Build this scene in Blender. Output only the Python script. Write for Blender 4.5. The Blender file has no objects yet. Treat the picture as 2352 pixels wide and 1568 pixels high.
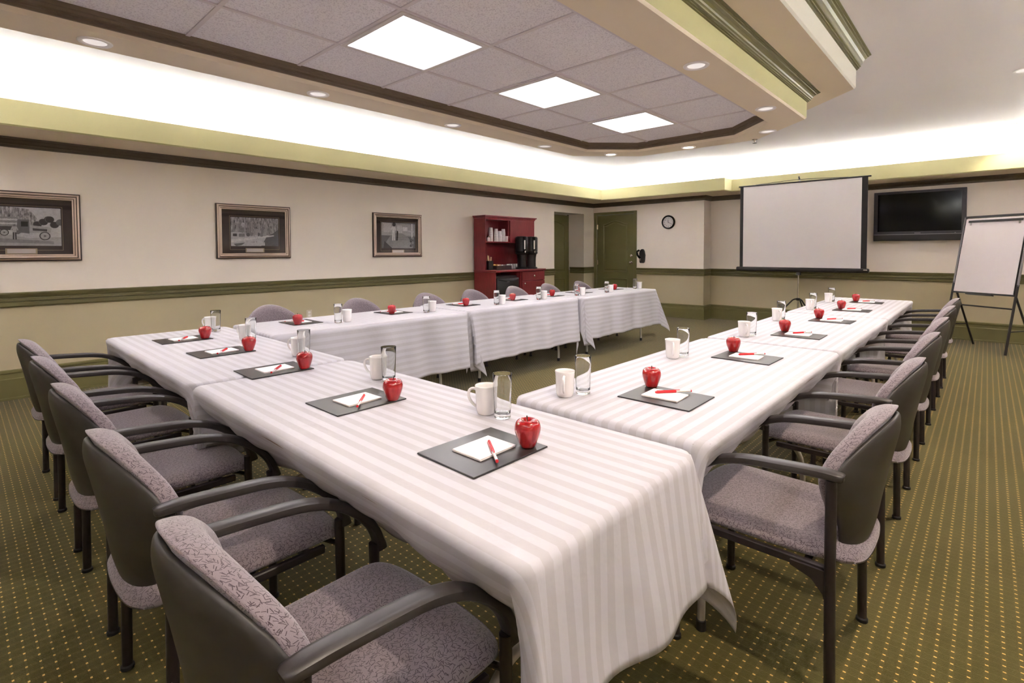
import bpy, bmesh, math, random
from mathutils import Vector, Matrix

random.seed(7)
PI = math.pi
C = bpy.context.scene.collection
SC = bpy.context.scene

# ------------------------------------------------------------------ camera, world, exposure
cam_data = bpy.data.cameras.new('camera')
cam = bpy.data.objects.new('camera', cam_data)
C.objects.link(cam)
cam_data.sensor_width = 36.0
cam_data.lens = 1181.03 / 2352 * 36.0
cam_data.shift_y = -165.99 / 2352
cam_data.clip_start = 0.05
CAM = Vector((6.3951, 0.0, 1.305))
R_ = Vector((0.73435632, 0.67874922, -0.00450499))
U_ = Vector((-0.02009952, 0.02837937, 0.99939513))
D_ = Vector((-0.67846651, 0.73382158, -0.0344831))
m = Matrix(((R_.x, U_.x, -D_.x, CAM.x), (R_.y, U_.y, -D_.y, CAM.y), (R_.z, U_.z, -D_.z, CAM.z), (0, 0, 0, 1)))
cam.matrix_world = m
SC.camera = cam

world = bpy.data.worlds.new('world')
SC.world = world
world.use_nodes = True
world.node_tree.nodes['Background'].inputs[0].default_value = (0.9, 0.9, 1.0, 1)
world.node_tree.nodes['Background'].inputs[1].default_value = 0.02

SC.view_settings.view_transform = 'Standard'
SC.view_settings.look = 'None'
SC.view_settings.gamma = 1.0
SC.view_settings.use_curve_mapping = False
SC.view_settings.exposure = 0.86
SC.cycles.max_bounces = 12
SC.cycles.diffuse_bounces = 9
SC.cycles.transparent_max_bounces = 12
SC.cycles.sample_clamp_indirect = 0.0
SC.cycles.use_denoising = True

# light levels
TROFFER_L = 2.0
COVE_L = 49.0
SPOT_RING = 20.0
SPOT_CEIL = 72.0
LENS_L = 8.0

# ------------------------------------------------------------------ materials
def mat(name, col, rough=0.5, metal=0.0, emit=None, spec=0.5, coat=0.0, sheen=0.0):
    mt = bpy.data.materials.new(name)
    mt.use_nodes = True
    p = mt.node_tree.nodes['Principled BSDF']
    p.inputs['Base Color'].default_value = (*col, 1)
    p.inputs['Roughness'].default_value = rough
    p.inputs['Metallic'].default_value = metal
    p.inputs['Specular IOR Level'].default_value = spec
    p.inputs['Coat Weight'].default_value = coat
    p.inputs['Sheen Weight'].default_value = sheen
    if emit:
        p.inputs['Emission Color'].default_value = (*emit[0], 1)
        p.inputs['Emission Strength'].default_value = emit[1]
    return mt

def srgb(r, g, b):
    f = lambda c: (c / 255 / 12.92) if c / 255 <= 0.04045 else ((c / 255 + 0.055) / 1.055) ** 2.4
    return (f(r), f(g), f(b))

class NT:
    """tiny helper for node graphs"""
    def __init__(s, mt):
        s.t = mt.node_tree
        s.p = s.t.nodes['Principled BSDF']
    def n(s, kind, **kw):
        nd = s.t.nodes.new(kind)
        for k, v in kw.items():
            setattr(nd, k, v)
        return nd
    def l(s, a, b):
        s.t.links.new(a, b)
    def math(s, op, a, b=None, c=None):
        nd = s.n('ShaderNodeMath', operation=op)
        for i, v in enumerate((a, b, c)):
            if v is None:
                continue
            if isinstance(v, (int, float)):
                nd.inputs[i].default_value = v
            else:
                s.l(v, nd.inputs[i])
        return nd.outputs[0]
    def mix(s, f, a, b):
        nd = s.n('ShaderNodeMix', data_type='RGBA')
        for i, v in ((0, f), (6, a), (7, b)):
            if isinstance(v, (int, float)):
                nd.inputs[i].default_value = v
            elif isinstance(v, tuple):
                nd.inputs[i].default_value = (*v, 1) if len(v) == 3 else v
            else:
                s.l(v, nd.inputs[i])
        return nd.outputs[2]
    def coord(s, which='Object'):
        return s.n('ShaderNodeTexCoord').outputs[which]
    def xyz(s, v):
        nd = s.n('ShaderNodeSeparateXYZ')
        s.l(v, nd.inputs[0])
        return nd.outputs
    def noise(s, v, scale, detail=2.0, rough=0.5):
        nd = s.n('ShaderNodeTexNoise')
        if v is not None:
            s.l(v, nd.inputs['Vector'])
        nd.inputs['Scale'].default_value = scale
        nd.inputs['Detail'].default_value = detail
        nd.inputs['Roughness'].default_value = rough
        return nd.outputs['Fac']
    def ramp(s, f, lo, hi):
        nd = s.n('ShaderNodeMapRange')
        s.l(f, nd.inputs[0])
        nd.inputs[1].default_value = lo
        nd.inputs[2].default_value = hi
        return nd.outputs[0]
    def bump(s, h, strength=0.2, dist=0.002):
        nd = s.n('ShaderNodeBump')
        nd.inputs['Strength'].default_value = strength
        nd.inputs['Distance'].default_value = dist
        s.l(h, nd.inputs['Height'])
        s.l(nd.outputs[0], s.p.inputs['Normal'])

def plaster(name, col, rough=0.75, amount=0.06):
    mt = mat(name, col, rough, spec=0.3)
    t = NT(mt)
    co = t.coord()
    big = t.noise(co, 1.3, 3)
    dark = tuple(c * (1 - amount) for c in col)
    t.l(t.mix(big, dark, col), t.p.inputs['Base Color'])
    t.bump(t.noise(co, 160, 3), 0.12, 0.001)
    return mt

M = {}
M['wall_upper'] = plaster('wall_upper_paint', srgb(238, 228, 219))
M['wall_lower'] = plaster('wall_lower_paint', srgb(192, 180, 150))
M['wall_white'] = plaster('cove_wall_paint', srgb(236, 238, 226), amount=0.02)
M['ceiling'] = plaster('ceiling_paint', srgb(243, 238, 242), 0.85, 0.03)
M['soffit'] = plaster('soffit_paint', srgb(238, 224, 204), amount=0.03)
M['fascia'] = plaster('fascia_paint', srgb(196, 190, 144), amount=0.03)
M['fascia_pale'] = plaster('fascia_pale_paint', srgb(212, 206, 194), amount=0.03)
M['trim'] = mat('green_trim_paint', srgb(106, 100, 64), 0.38)
M['trim_dark'] = mat('dark_crown_paint', srgb(88, 76, 60), 0.42)
M['trim_olive'] = mat('olive_moulding_paint', srgb(104, 98, 58), 0.36, coat=0.1)
M['trim_brown'] = mat('brown_moulding_paint', srgb(118, 102, 84), 0.4)
M['base'] = mat('baseboard_paint', srgb(112, 106, 64), 0.4)
M['door'] = mat('green_door_paint', srgb(108, 104, 64), 0.42)
M['ring_white'] = mat('downlight_ring', srgb(248, 244, 246), 0.35)
M['white_metal'] = mat('white_enamel', srgb(228, 222, 224), 0.4)
M['lamp'] = mat('lamp_diffuser', (1, 1, 1), 0.5, emit=((0.94, 0.92, 1.0), TROFFER_L))
M['cove'] = mat('cove_lamp', (1, 1, 1), 0.5, emit=((0.84, 0.80, 1.0), COVE_L))
M['bulb'] = mat('bulb_glow', (1, 1, 1), 0.5, emit=((1.0, 0.84, 0.68), LENS_L))
M['bulb_dim'] = mat('bulb_soft_glow', (0.9, 0.9, 0.9), 0.5, emit=((1.0, 0.93, 0.92), 0.30))
M['plastic'] = mat('charcoal_plastic', srgb(50, 45, 43), 0.4)
M['shell'] = mat('charcoal_shell_plastic', srgb(53, 49, 45), 0.48)
M['leg'] = mat('dark_powder_coat', srgb(38, 30, 30), 0.45)
M['glide'] = mat('glide_rubber', srgb(24, 22, 22), 0.6)
M['rod'] = mat('polished_rod', srgb(120, 116, 118), 0.25, 0.9)
M['apple'] = mat('apple_skin', srgb(176, 22, 30), 0.18, coat=0.6)
M['stem'] = mat('apple_stem', srgb(74, 50, 34), 0.7)
M['ceramic'] = mat('white_ceramic', srgb(226, 221, 219), 0.22, coat=0.3)
M['blotter'] = mat('blotter_vinyl', srgb(48, 43, 41), 0.34)
M['blotter_edge'] = mat('blotter_edge', srgb(36, 30, 30), 0.5)
M['paper'] = mat('notepad_paper', srgb(238, 232, 230), 0.7)
M['pen_red'] = mat('pen_red', srgb(205, 30, 38), 0.25)
M['pen_white'] = mat('pen_white', srgb(226, 215, 214), 0.3)
M['tube'] = mat('light_grey_tube', srgb(190, 184, 176), 0.4, 0.2)
M['tabletop'] = mat('table_laminate', srgb(120, 92, 66), 0.5)
M['cherry'] = None
M['chrome'] = mat('satin_chrome', srgb(205, 200, 195), 0.22, 1.0)
M['brass'] = mat('pale_brass', srgb(206, 196, 168), 0.25, 1.0)
M['black'] = mat('black_plastic', srgb(34, 30, 30), 0.38)
M['gloss_black'] = mat('black_gloss', srgb(12, 11, 14), 0.10, spec=0.25)
M['tv_case'] = mat('tv_case', srgb(50, 46, 52), 0.4)
M['silver'] = mat('silver_strip', srgb(150, 146, 150), 0.35, 0.7)
M['screen_fabric'] = mat('projection_fabric', srgb(224, 217, 219), 0.8)
M['whiteboard'] = mat('whiteboard_sheet', srgb(222, 212, 214), 0.45)
M['frame_bronze'] = mat('bronze_frame', srgb(196, 174, 160), 0.3, 0.6)
M['frame_dark'] = mat('frame_edge', srgb(64, 46, 40), 0.45)
M['mat_brown'] = mat('picture_mat', srgb(72, 60, 60), 0.85)
M['gold_line'] = mat('gold_line', srgb(190, 168, 140), 0.5)
M['plate'] = mat('caption_plate', srgb(226, 214, 212), 0.6)
M['foam'] = mat('foam_cup', srgb(226, 218, 220), 0.6)
M['wicker'] = mat('dark_wicker', srgb(66, 44, 42), 0.7)
M['yellow'] = mat('yellow_packet', srgb(226, 176, 92), 0.6)
M['wood_stick'] = mat('wood_stick', srgb(222, 196, 150), 0.7)
M['outlet'] = mat('outlet_plate', srgb(212, 200, 186), 0.5)
M['numeral'] = mat('clock_numeral', srgb(40, 38, 38), 0.6)
for i, g in enumerate((34, 74, 118, 156, 190, 216, 240)):
    M['g%d' % i] = mat('print_grey_%d' % g, srgb(g, g - 3, g + 3), 0.6)

for i in range(7):
    t_ = NT(M['g%d' % i])
    c_ = t_.p.inputs['Base Color'].default_value[:3]
    f_ = t_.ramp(t_.noise(t_.coord(), 46, 5, 0.7), 0.3, 0.7)
    t_.l(t_.mix(f_, tuple(x * .80 for x in c_), tuple(min(1, x * 1.15) for x in c_)), t_.p.inputs['Base Color'])

def cherry():
    mt = mat('cherry_wood', srgb(128, 36, 42), 0.32, coat=0.25)
    t = NT(mt)
    co = t.coord()
    mp = t.n('ShaderNodeMapping')
    t.l(co, mp.inputs[0])
    mp.inputs['Scale'].default_value = (9, 9, 1.2)
    f = t.noise(mp.outputs[0], 6, 5, 0.6)
    t.l(t.mix(f, srgb(100, 24, 32), srgb(152, 52, 56)), t.p.inputs['Base Color'])
    return mt
M['cherry'] = cherry()

def apple_skin():
    mt = M['apple']
    t = NT(mt)
    co = t.coord()
    mp = t.n('ShaderNodeMapping')
    t.l(co, mp.inputs[0])
    mp.inputs['Scale'].default_value = (34, 34, 8)
    f = t.ramp(t.noise(mp.outputs[0], 1.6, 4, 0.6), 0.40, 0.95)
    t.l(t.mix(f, srgb(150, 14, 24), srgb(196, 44, 36)), t.p.inputs['Base Color'])
apple_skin()

def carpet():
    mt = mat('carpet', srgb(96, 80, 42), 0.95, spec=0.1, sheen=0.15)
    t = NT(mt)
    x, y, z = t.xyz(t.coord())
    fx = t.math('SUBTRACT', t.math('FRACT', t.math('DIVIDE', x, 0.0405)), 0.5)
    fy = t.math('SUBTRACT', t.math('FRACT', t.math('DIVIDE', y, 0.0330)), 0.5)
    ax, ay = t.math('ABSOLUTE', fx), t.math('ABSOLUTE', fy)
    dot = t.math('MULTIPLY', t.math('LESS_THAN', ax, 0.10), t.math('LESS_THAN', ay, 0.085))
    line = t.math('LESS_THAN', ay, 0.07)
    col = t.math('LESS_THAN', ax, 0.16)
    co = t.coord()
    big = t.noise(co, 2.2, 3)
    fib = t.noise(co, 420, 2)
    base = t.mix(fib, srgb(64, 58, 24), srgb(106, 94, 48))
    base = t.mix(t.math('MULTIPLY', big, 0.45), base, srgb(74, 76, 26))
    base = t.mix(t.math('MULTIPLY', col, 0.12), base, srgb(140, 116, 66))
    base = t.mix(t.math('MULTIPLY', line, 0.16), base, srgb(128, 112, 66))
    gold = t.mix(fib, srgb(196, 150, 72), srgb(236, 196, 118))
    t.l(t.mix(dot, base, gold), t.p.inputs['Base Color'])
    t.bump(t.noise(co, 300, 2), 0.5, 0.004)
    return mt
M['carpet'] = carpet()

def tile_mat():
    mt = mat('ceiling_tile', srgb(214, 204, 214), 0.9, spec=0.2)
    t = NT(mt)
    co = t.coord()
    sp = t.ramp(t.noise(co, 130, 2, 0.6), 0.34, 0.5)
    big = t.noise(co, 60, 2)
    base = t.mix(big, srgb(240, 236, 246), srgb(247, 243, 251))
    t.l(t.mix(sp, srgb(216, 210, 222), base), t.p.inputs['Base Color'])
    t.bump(t.noise(co, 180, 2), 0.2, 0.001)
    return mt
M['tile'] = tile_mat()

def fabric():
    """mauve grey upholstery with short scattered dark strokes, in UV metres"""
    mt = mat('chair_fabric', srgb(140, 128, 130), 0.9, spec=0.15, sheen=0.3)
    t = NT(mt)
    uv = t.coord('UV')
    total = None
    for k, (sc, ox, ln) in enumerate(((84, 0.13, 0.40), (76, 5.31, 0.40), (90, 9.77, 0.38))):
        mp = t.n('ShaderNodeMapping')
        t.l(uv, mp.inputs[0])
        mp.inputs['Scale'].default_value = (sc, sc, 1)
        mp.inputs['Location'].default_value = (ox, ox * 1.7, 0)
        vo = t.n('ShaderNodeTexVoronoi', voronoi_dimensions='2D')
        vo.inputs['Scale'].default_value = 1.0
        t.l(mp.outputs[0], vo.inputs['Vector'])
        px, py, pz = t.xyz(mp.outputs[0])
        qx, qy, qz = t.xyz(vo.outputs['Position'])
        dx, dy = t.math('SUBTRACT', px, qx), t.math('SUBTRACT', py, qy)
        cr = t.n('ShaderNodeSeparateColor')
        t.l(vo.outputs['Color'], cr.inputs[0])
        an = t.math('MULTIPLY', cr.outputs[0], 6.283)
        ca, sa = t.math('COSINE', an), t.math('SINE', an)
        lx = t.math('ADD', t.math('MULTIPLY', dx, ca), t.math('MULTIPLY', dy, sa))
        ly = t.math('SUBTRACT', t.math('MULTIPLY', dy, ca), t.math('MULTIPLY', dx, sa))
        d = t.math('MULTIPLY', t.math('LESS_THAN', t.math('ABSOLUTE', lx), ln), t.math('LESS_THAN', t.math('ABSOLUTE', ly), 0.05))
        total = d if total is None else t.math('MAXIMUM', total, d)
    f = t.noise(uv, 700, 2)
    base = t.mix(f, srgb(112, 102, 107), srgb(147, 135, 138))
    t.l(t.mix(t.math('MULTIPLY', total, 0.85), base, srgb(58, 46, 52)), t.p.inputs['Base Color'])
    t.bump(f, 0.3, 0.001)
    return mt
M['fabric'] = fabric()

def cloth_mat():
    """white satin-stripe tablecloth, the stripes follow the UV v axis in metres"""
    mt = mat('tablecloth_satin_stripe', srgb(232, 226, 226), 0.65, spec=0.3, sheen=0.1)
    t = NT(mt)
    uv = t.coord('UV')
    x, y, z = t.xyz(uv)
    s = t.math('LESS_THAN', t.math('FRACT', t.math('DIVIDE', y, 0.052)), 0.5)
    weave = t.noise(uv, 900, 1)
    a = t.mix(weave, srgb(200, 197, 203), srgb(207, 204, 210))
    b = t.mix(weave, srgb(188, 184, 188), srgb(195, 191, 195))
    t.l(t.mix(s, a, b), t.p.inputs['Base Color'])  # satin sheen of the stripes put into the base colour as two tones
    t.l(t.math('ADD', t.math('MULTIPLY', s, 0.25), 0.45), t.p.inputs['Roughness'])
    nd = t.noise(uv, 14, 3, 0.6)
    t.bump(nd, 0.25, 0.012)
    # the cloth lets a little light through
    out = [n for n in mt.node_tree.nodes if n.type == 'OUTPUT_MATERIAL'][0]
    tr = t.n('ShaderNodeBsdfTranslucent')
    tr.inputs[0].default_value = (*srgb(226, 222, 216), 1)
    mx = t.n('ShaderNodeMixShader')
    mx.inputs[0].default_value = 0.15
    t.l(t.p.outputs[0], mx.inputs[1])
    t.l(tr.outputs[0], mx.inputs[2])
    t.l(mx.outputs[0], out.inputs[0])
    return mt
M['cloth'] = cloth_mat()

def glass_mat(name, tint=(1, 1, 1), ior=1.45, solid=True):
    mt = bpy.data.materials.new(name)
    mt.use_nodes = True
    t = mt.node_tree
    t.nodes.clear()
    out = t.nodes.new('ShaderNodeOutputMaterial')
    if solid:
        g = t.nodes.new('ShaderNodeBsdfGlass')
        g.inputs['Color'].default_value = (*tint, 1)
        g.inputs['Roughness'].default_value = 0.0
        g.inputs['IOR'].default_value = ior
        t.links.new(g.outputs[0], out.inputs[0])
    else:
        tr = t.nodes.new('ShaderNodeBsdfTransparent')
        tr.inputs[0].default_value = (*tint, 1)
        gl = t.nodes.new('ShaderNodeBsdfGlossy')
        gl.inputs['Roughness'].default_value = 0.02
        fr = t.nodes.new('ShaderNodeFresnel')
        fr.inputs[0].default_value = ior
        mx = t.nodes.new('ShaderNodeMixShader')
        t.links.new(fr.outputs[0], mx.inputs[0])
        t.links.new(tr.outputs[0], mx.inputs[1])
        t.links.new(gl.outputs[0], mx.inputs[2])
        t.links.new(mx.outputs[0], out.inputs[0])
    return mt
M['glass'] = glass_mat('drinking_glass', (0.98, 0.985, 0.98))
M['pane'] = glass_mat('picture_glass', (0.97, 0.97, 0.97), 1.4, False)

def tree_print():
    mt = mat('print_trees', srgb(120, 118, 122), 0.6)
    t = NT(mt)
    mp = t.n('ShaderNodeMapping')
    t.l(t.coord(), mp.inputs[0])
    mp.inputs['Scale'].default_value = (1, 60, 18)
    f = t.ramp(t.noise(mp.outputs[0], 1.0, 4, 0.7), 0.35, 0.68)
    t.l(t.mix(f, srgb(80, 76, 82), srgb(226, 220, 228)), t.p.inputs['Base Color'])
    return mt
M['trees'] = tree_print()

# ------------------------------------------------------------------ mesh helpers
def obj(name, bm, m, parent=None, smooth=False, kind=None, loc=None, rotz=0.0, recalc=True):
    if recalc:
        bmesh.ops.recalc_face_normals(bm, faces=bm.faces[:])
    me = bpy.data.meshes.new(name)
    bm.to_mesh(me)
    bm.free()
    for mm in (m if isinstance(m, (list, tuple)) else [m]):
        me.materials.append(mm)
    if smooth:
        me.polygons.foreach_set('use_smooth', [True] * len(me.polygons))
        if smooth != 'all':
            try:
                me.set_sharp_from_angle(angle=math.radians(38))
            except Exception:
                pass
    o = bpy.data.objects.new(name, me)
    C.objects.link(o)
    if parent is not None:
        o.parent = parent
    if loc is not None:
        o.location = loc
    if rotz:
        o.rotation_euler = (0, 0, rotz)
    if kind:
        o['kind'] = kind
    return o

def struct(name, bm, m, smooth=False):
    return obj(name, bm, m, None, smooth, 'structure')

def thing(name, label, cat, loc=(0, 0, 0), rotz=0.0, group=None):
    o = bpy.data.objects.new(name, None)
    o.empty_display_size = 0.1
    C.objects.link(o)
    o.location = loc
    o.rotation_euler = (0, 0, rotz)
    return tag(o, label, cat, group)

def tag(o, label, cat, group=None):
    o['label'] = label
    o['category'] = cat
    if group:
        o['group'] = group
    return o

def dup(root, loc, rotz, label):
    r = root.copy()
    C.objects.link(r)
    r.location = loc
    r.rotation_euler = (0, 0, rotz)
    r['label'] = label
    for ch in list(root.children):
        c = ch.copy()
        C.objects.link(c)
        c.parent = r
        for g in list(ch.children):
            d = g.copy()
            C.objects.link(d)
            d.parent = c
    return r

def box(bm, x0, x1, y0, y1, z0, z1, mi=0, bev=0.0, seg=2):
    vs = [bm.verts.new(p) for p in ((x0, y0, z0), (x1, y0, z0), (x1, y1, z0), (x0, y1, z0), (x0, y0, z1), (x1, y0, z1), (x1, y1, z1), (x0, y1, z1))]
    fs = []
    for f in ((0, 3, 2, 1), (4, 5, 6, 7), (0, 1, 5, 4), (1, 2, 6, 5), (2, 3, 7, 6), (3, 0, 4, 7)):
        fc = bm.faces.new([vs[i] for i in f])
        fc.material_index = mi
        fs.append(fc)
    if bev > 0:
        es = list({e for f in fs for e in f.edges})
        bmesh.ops.bevel(bm, geom=es, offset=bev, segments=seg, affect='EDGES', profile=0.5)
    return vs

def quad(bm, pts, mi=0):
    f = bm.faces.new([bm.verts.new(p) for p in pts])
    f.material_index = mi
    return f

def smooth_pts(pts, n=6):
    """Catmull-Rom through the points"""
    P = [Vector(p) for p in pts]
    out = []
    for i in range(len(P) - 1):
        p0 = P[i - 1] if i > 0 else P[i] * 2 - P[i + 1]
        p1, p2 = P[i], P[i + 1]
        p3 = P[i + 2] if i + 2 < len(P) else P[i + 1] * 2 - P[i]
        for k in range(n):
            t = k / n
            out.append(0.5 * ((2 * p1) + (p2 - p0) * t + (2 * p0 - 5 * p1 + 4 * p2 - p3) * t * t + (3 * p1 - p0 - 3 * p2 + p3) * t ** 3))
    out.append(P[-1])
    return out

def tube(bm, pts, r, seg=10, mi=0, cap=True):
    P = [Vector(p) for p in pts]
    rs = r if isinstance(r, (list, tuple)) else [r] * len(P)
    rings = []
    up = None
    for i, p in enumerate(P):
        d = (P[min(i + 1, len(P) - 1)] - P[max(i - 1, 0)]).normalized()
        if up is None:
            up = Vector((0, 0, 1)) if abs(d.z) < 0.9 else Vector((1, 0, 0))
        s = d.cross(up).normalized()
        up = s.cross(d).normalized()
        rings.append([bm.verts.new(p + (s * math.cos(2 * PI * k / seg) + up * math.sin(2 * PI * k / seg)) * rs[i]) for k in range(seg)])
    for a, b in zip(rings, rings[1:]):
        for k in range(seg):
            f = bm.faces.new((a[k], a[(k + 1) % seg], b[(k + 1) % seg], b[k]))
            f.material_index = mi
    if cap:
        bm.faces.new(rings[0][::-1]).material_index = mi
        bm.faces.new(rings[-1]).material_index = mi

def strap(bm, pts, width, thick, seg=12, ex=3.0, mi=0):
    """band with a rounded section: its width lies along X, its thickness in the YZ plane"""
    P = [Vector(p) for p in pts]
    rings = []
    for i, p in enumerate(P):
        d = (P[min(i + 1, len(P) - 1)] - P[max(i - 1, 0)])
        d.x = 0
        d.normalize()
        s = Vector((1, 0, 0))
        n = s.cross(d).normalized()
        w = width[i] if isinstance(width, list) else width
        t = thick[i] if isinstance(thick, list) else thick
        ring = []
        for k in range(seg):
            a = 2 * PI * k / seg
            c, sn = math.cos(a), math.sin(a)
            ring.append(bm.verts.new(p + s * (math.copysign(abs(c) ** (2 / ex), c) * w / 2) + n * (math.copysign(abs(sn) ** (2 / ex), sn) * t / 2)))
        rings.append(ring)
    for a, b in zip(rings, rings[1:]):
        for k in range(seg):
            bm.faces.new((a[k], a[(k + 1) % seg], b[(k + 1) % seg], b[k])).material_index = mi
    bm.faces.new(rings[0][::-1])
    bm.faces.new(rings[-1])

def lathe(bm, prof, seg=32, mi=0, cx=0.0, cy=0.0, cap_start=True, cap_end=True, squash=None):
    rings = []
    for r, z in prof:
        ring = []
        for k in range(seg):
            a = 2 * PI * k / seg
            rr = r * (squash(a, z) if squash else 1)
            ring.append(bm.verts.new((cx + rr * math.cos(a), cy + rr * math.sin(a), z)))
        rings.append(ring)
    for a, b in zip(rings, rings[1:]):
        for k in range(seg):
            bm.faces.new((a[k], a[(k + 1) % seg], b[(k + 1) % seg], b[k])).material_index = mi
    if cap_start:
        bm.faces.new(rings[0][::-1]).material_index = mi
    if cap_end:
        bm.faces.new(rings[-1]).material_index = mi

def sweep(bm, prof, path, closed=False, mi=0, close_prof=False, mats=None):
    """profile of (offset to the right-hand side of the path, z) carried along a horizontal path with mitred corners"""
    P = [Vector((p[0], p[1], 0)) for p in path]
    n = len(P)
    rings = []
    for i, p in enumerate(P):
        def side(a, b):
            d = (b - a).normalized()
            return Vector((d.y, -d.x, 0))
        if closed or 0 < i < n - 1:
            s1, s2 = side(P[i - 1], p), side(p, P[(i + 1) % n])
        elif i == 0:
            s1 = s2 = side(p, P[1])
        else:
            s1 = s2 = side(P[i - 1], p)
        b = (s1 + s2)
        mm = b * (2.0 / b.length_squared)
        rings.append([bm.verts.new((p.x + mm.x * o, p.y + mm.y * o, z)) for o, z in prof])
    idx = list(range(n)) + ([0] if closed else [])
    k = len(prof)
    for a, b in zip(idx, idx[1:]):
        for j in range(k - 1 + (1 if close_prof else 0)):
            j2 = (j + 1) % k
            f = bm.faces.new((rings[a][j], rings[a][j2], rings[b][j2], rings[b][j]))
            f.material_index = mats[j] if mats else mi
    if not closed and close_prof:
        bm.faces.new(rings[0][::-1])
        bm.faces.new(rings[-1])

def prism(bm, poly, axis, a, b, mi=0):
    """polygon in a plane extruded along an axis: axis 'x' means poly is (y,z)"""
    def pt(p, t):
        return {'x': (t, p[0], p[1]), 'y': (p[0], t, p[1]), 'z': (p[0], p[1], t)}[axis]
    A = [bm.verts.new(pt(p, a)) for p in poly]
    B = [bm.verts.new(pt(p, b)) for p in poly]
    bm.faces.new(A[::-1]).material_index = mi
    bm.faces.new(B).material_index = mi
    n = len(poly)
    for i in range(n):
        bm.faces.new((A[i], A[(i + 1) % n], B[(i + 1) % n], B[i])).material_index = mi

def pad(bm, outline, rs, front, back, uvs=True):
    """closed cushion: outline in 2D, rings scaled towards its middle, front(p, r) and back(p, r) give 3D points"""
    n = len(outline)
    c = Vector((sum(p[0] for p in outline) / n, sum(p[1] for p in outline) / n))
    lay = bm.loops.layers.uv.verify()
    uvc = {}
    sheets = []
    for fn in (front, back):
        rings = []
        v0 = bm.verts.new(fn(c, 0.0))
        uvc[v0] = (c.x, c.y)
        acc = [0.0] * n
        prev = [v0.co.copy()] * n
        for r in rs:
            ring = []
            for i, o in enumerate(outline):
                ov = Vector(o)
                p = c + (ov - c) * r
                v = bm.verts.new(fn(p, r))
                acc[i] += (v.co - prev[i]).length
                prev[i] = v.co.copy()
                d = (ov - c).normalized()
                uvc[v] = (c.x + d.x * acc[i], c.y + d.y * acc[i])
                ring.append(v)
            rings.append(ring)
        for k in range(n):
            bm.faces.new((v0, rings[0][k], rings[0][(k + 1) % n]))
        for a, b in zip(rings, rings[1:]):
            for k in range(n):
                bm.faces.new((a[k], b[k], b[(k + 1) % n], a[(k + 1) % n]))
        sheets.append(rings)
    a, b = sheets[0][-1], sheets[1][-1]
    for k in range(n):
        bm.faces.new((a[k], b[k], b[(k + 1) % n], a[(k + 1) % n]))
    if uvs:
        for f in bm.faces:
            for lp in f.loops:
                if lp.vert in uvc:
                    lp[lay].uv = uvc[lp.vert]

RS = [0.12, 0.25, 0.38, 0.5, 0.6, 0.7, 0.78, 0.85, 0.9, 0.94, 0.97, 0.985, 0.995, 1.0]

def mirror_outline(half, n=4):
    """half outline with x >= 0 from top middle to bottom middle -> smooth closed outline"""
    full = [Vector((p[0], p[1], 0)) for p in half]
    full += [Vector((-p[0], p[1], 0)) for p in half[-2:0:-1]]
    k = len(full)
    out = []
    for i in range(k):
        p0, p1, p2, p3 = full[i - 1], full[i], full[(i + 1) % k], full[(i + 2) % k]
        for j in range(n):
            t = j / n
            q = 0.5 * ((2 * p1) + (p2 - p0) * t + (2 * p0 - 5 * p1 + 4 * p2 - p3) * t * t + (3 * p1 - p0 - 3 * p2 + p3) * t ** 3)
            out.append((q.x, q.y))
    return out

def lerp_table(tab, x):
    if x <= tab[0][0]:
        return tab[0][1]
    for (a, b), (c, d) in zip(tab, tab[1:]):
        if x <= c:
            return b + (d - b) * (x - a) / (c - a)
    return tab[-1][1]

# ------------------------------------------------------------------ room dimensions
Y1, Y2 = 9.558, 9.879          # clock wall and screen wall
XJ = 2.473                     # where the back wall steps back
XR, YF = 8.3, -1.5             # right wall and the wall behind the camera
ZC = 2.86                      # main ceiling
RB, RT = 0.825, 0.958          # chair rail
OP0, OP1, OPZ = 8.17, 9.20, 2.10   # recessed doorway in the left wall
OPD = 0.40

# ---- floor
bm = bmesh.new()
quad(bm, ((-1.0, YF - .2, 0), (XR + .2, YF - .2, 0), (XR + .2, Y2 + .3, 0), (-1.0, Y2 + .3, 0)))
struct('floor', bm, M['carpet'])

# ---- walls: two colours split at the chair rail
ZS = 0.89
def wall_face(bm, a, b, z0=0.0, z1=2.42):
    for lo, hi, mi in ((z0, ZS, 1), (ZS, z1, 0)):
        if hi > lo:
            quad(bm, ((a[0], a[1], max(lo, z0)), (b[0], b[1], max(lo, z0)), (b[0], b[1], hi), (a[0], a[1], hi)), mi)
WM = [M['wall_upper'], M['wall_lower']]
bm = bmesh.new()
wall_face(bm, (0, YF), (0, OP0))
wall_face(bm, (0, OP1), (0, Y1))
quad(bm, ((0, OP0, OPZ), (0, OP1, OPZ), (0, OP1, 2.42), (0, OP0, 2.42)))
wall_face(bm, (0, OP1), (-OPD, OP1), 0, OPZ)
wall_face(bm, (0, OP0), (-OPD, OP0), 0, OPZ)
quad(bm, ((0, OP0, OPZ), (0, OP1, OPZ), (-OPD, OP1, OPZ), (-OPD, OP0, OPZ)))
quad(bm, ((-OPD - .05, OP0 - .01, 0), (-OPD - .05, OP1 + .01, 0), (-OPD - .05, OP1 + .01, OPZ + .02), (-OPD - .05, OP0 - .01, OPZ + .02)))
struct('wall_left', bm, WM)
D0, D1, DZ = 0.098, 1.010, 2.082     # door leaf in the back wall
bm = bmesh.new()
wall_face(bm, (0, Y1), (D0, Y1))
wall_face(bm, (D1, Y1), (XJ, Y1))
quad(bm, ((D0, Y1, DZ), (D1, Y1, DZ), (D1, Y1, 2.42), (D0, Y1, 2.42)))
wall_face(bm, (XJ, Y1), (XJ, Y2))
wall_face(bm, (XJ, Y2), (XR, Y2))
struct('wall_back', bm, WM)
bm = bmesh.new()
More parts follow.
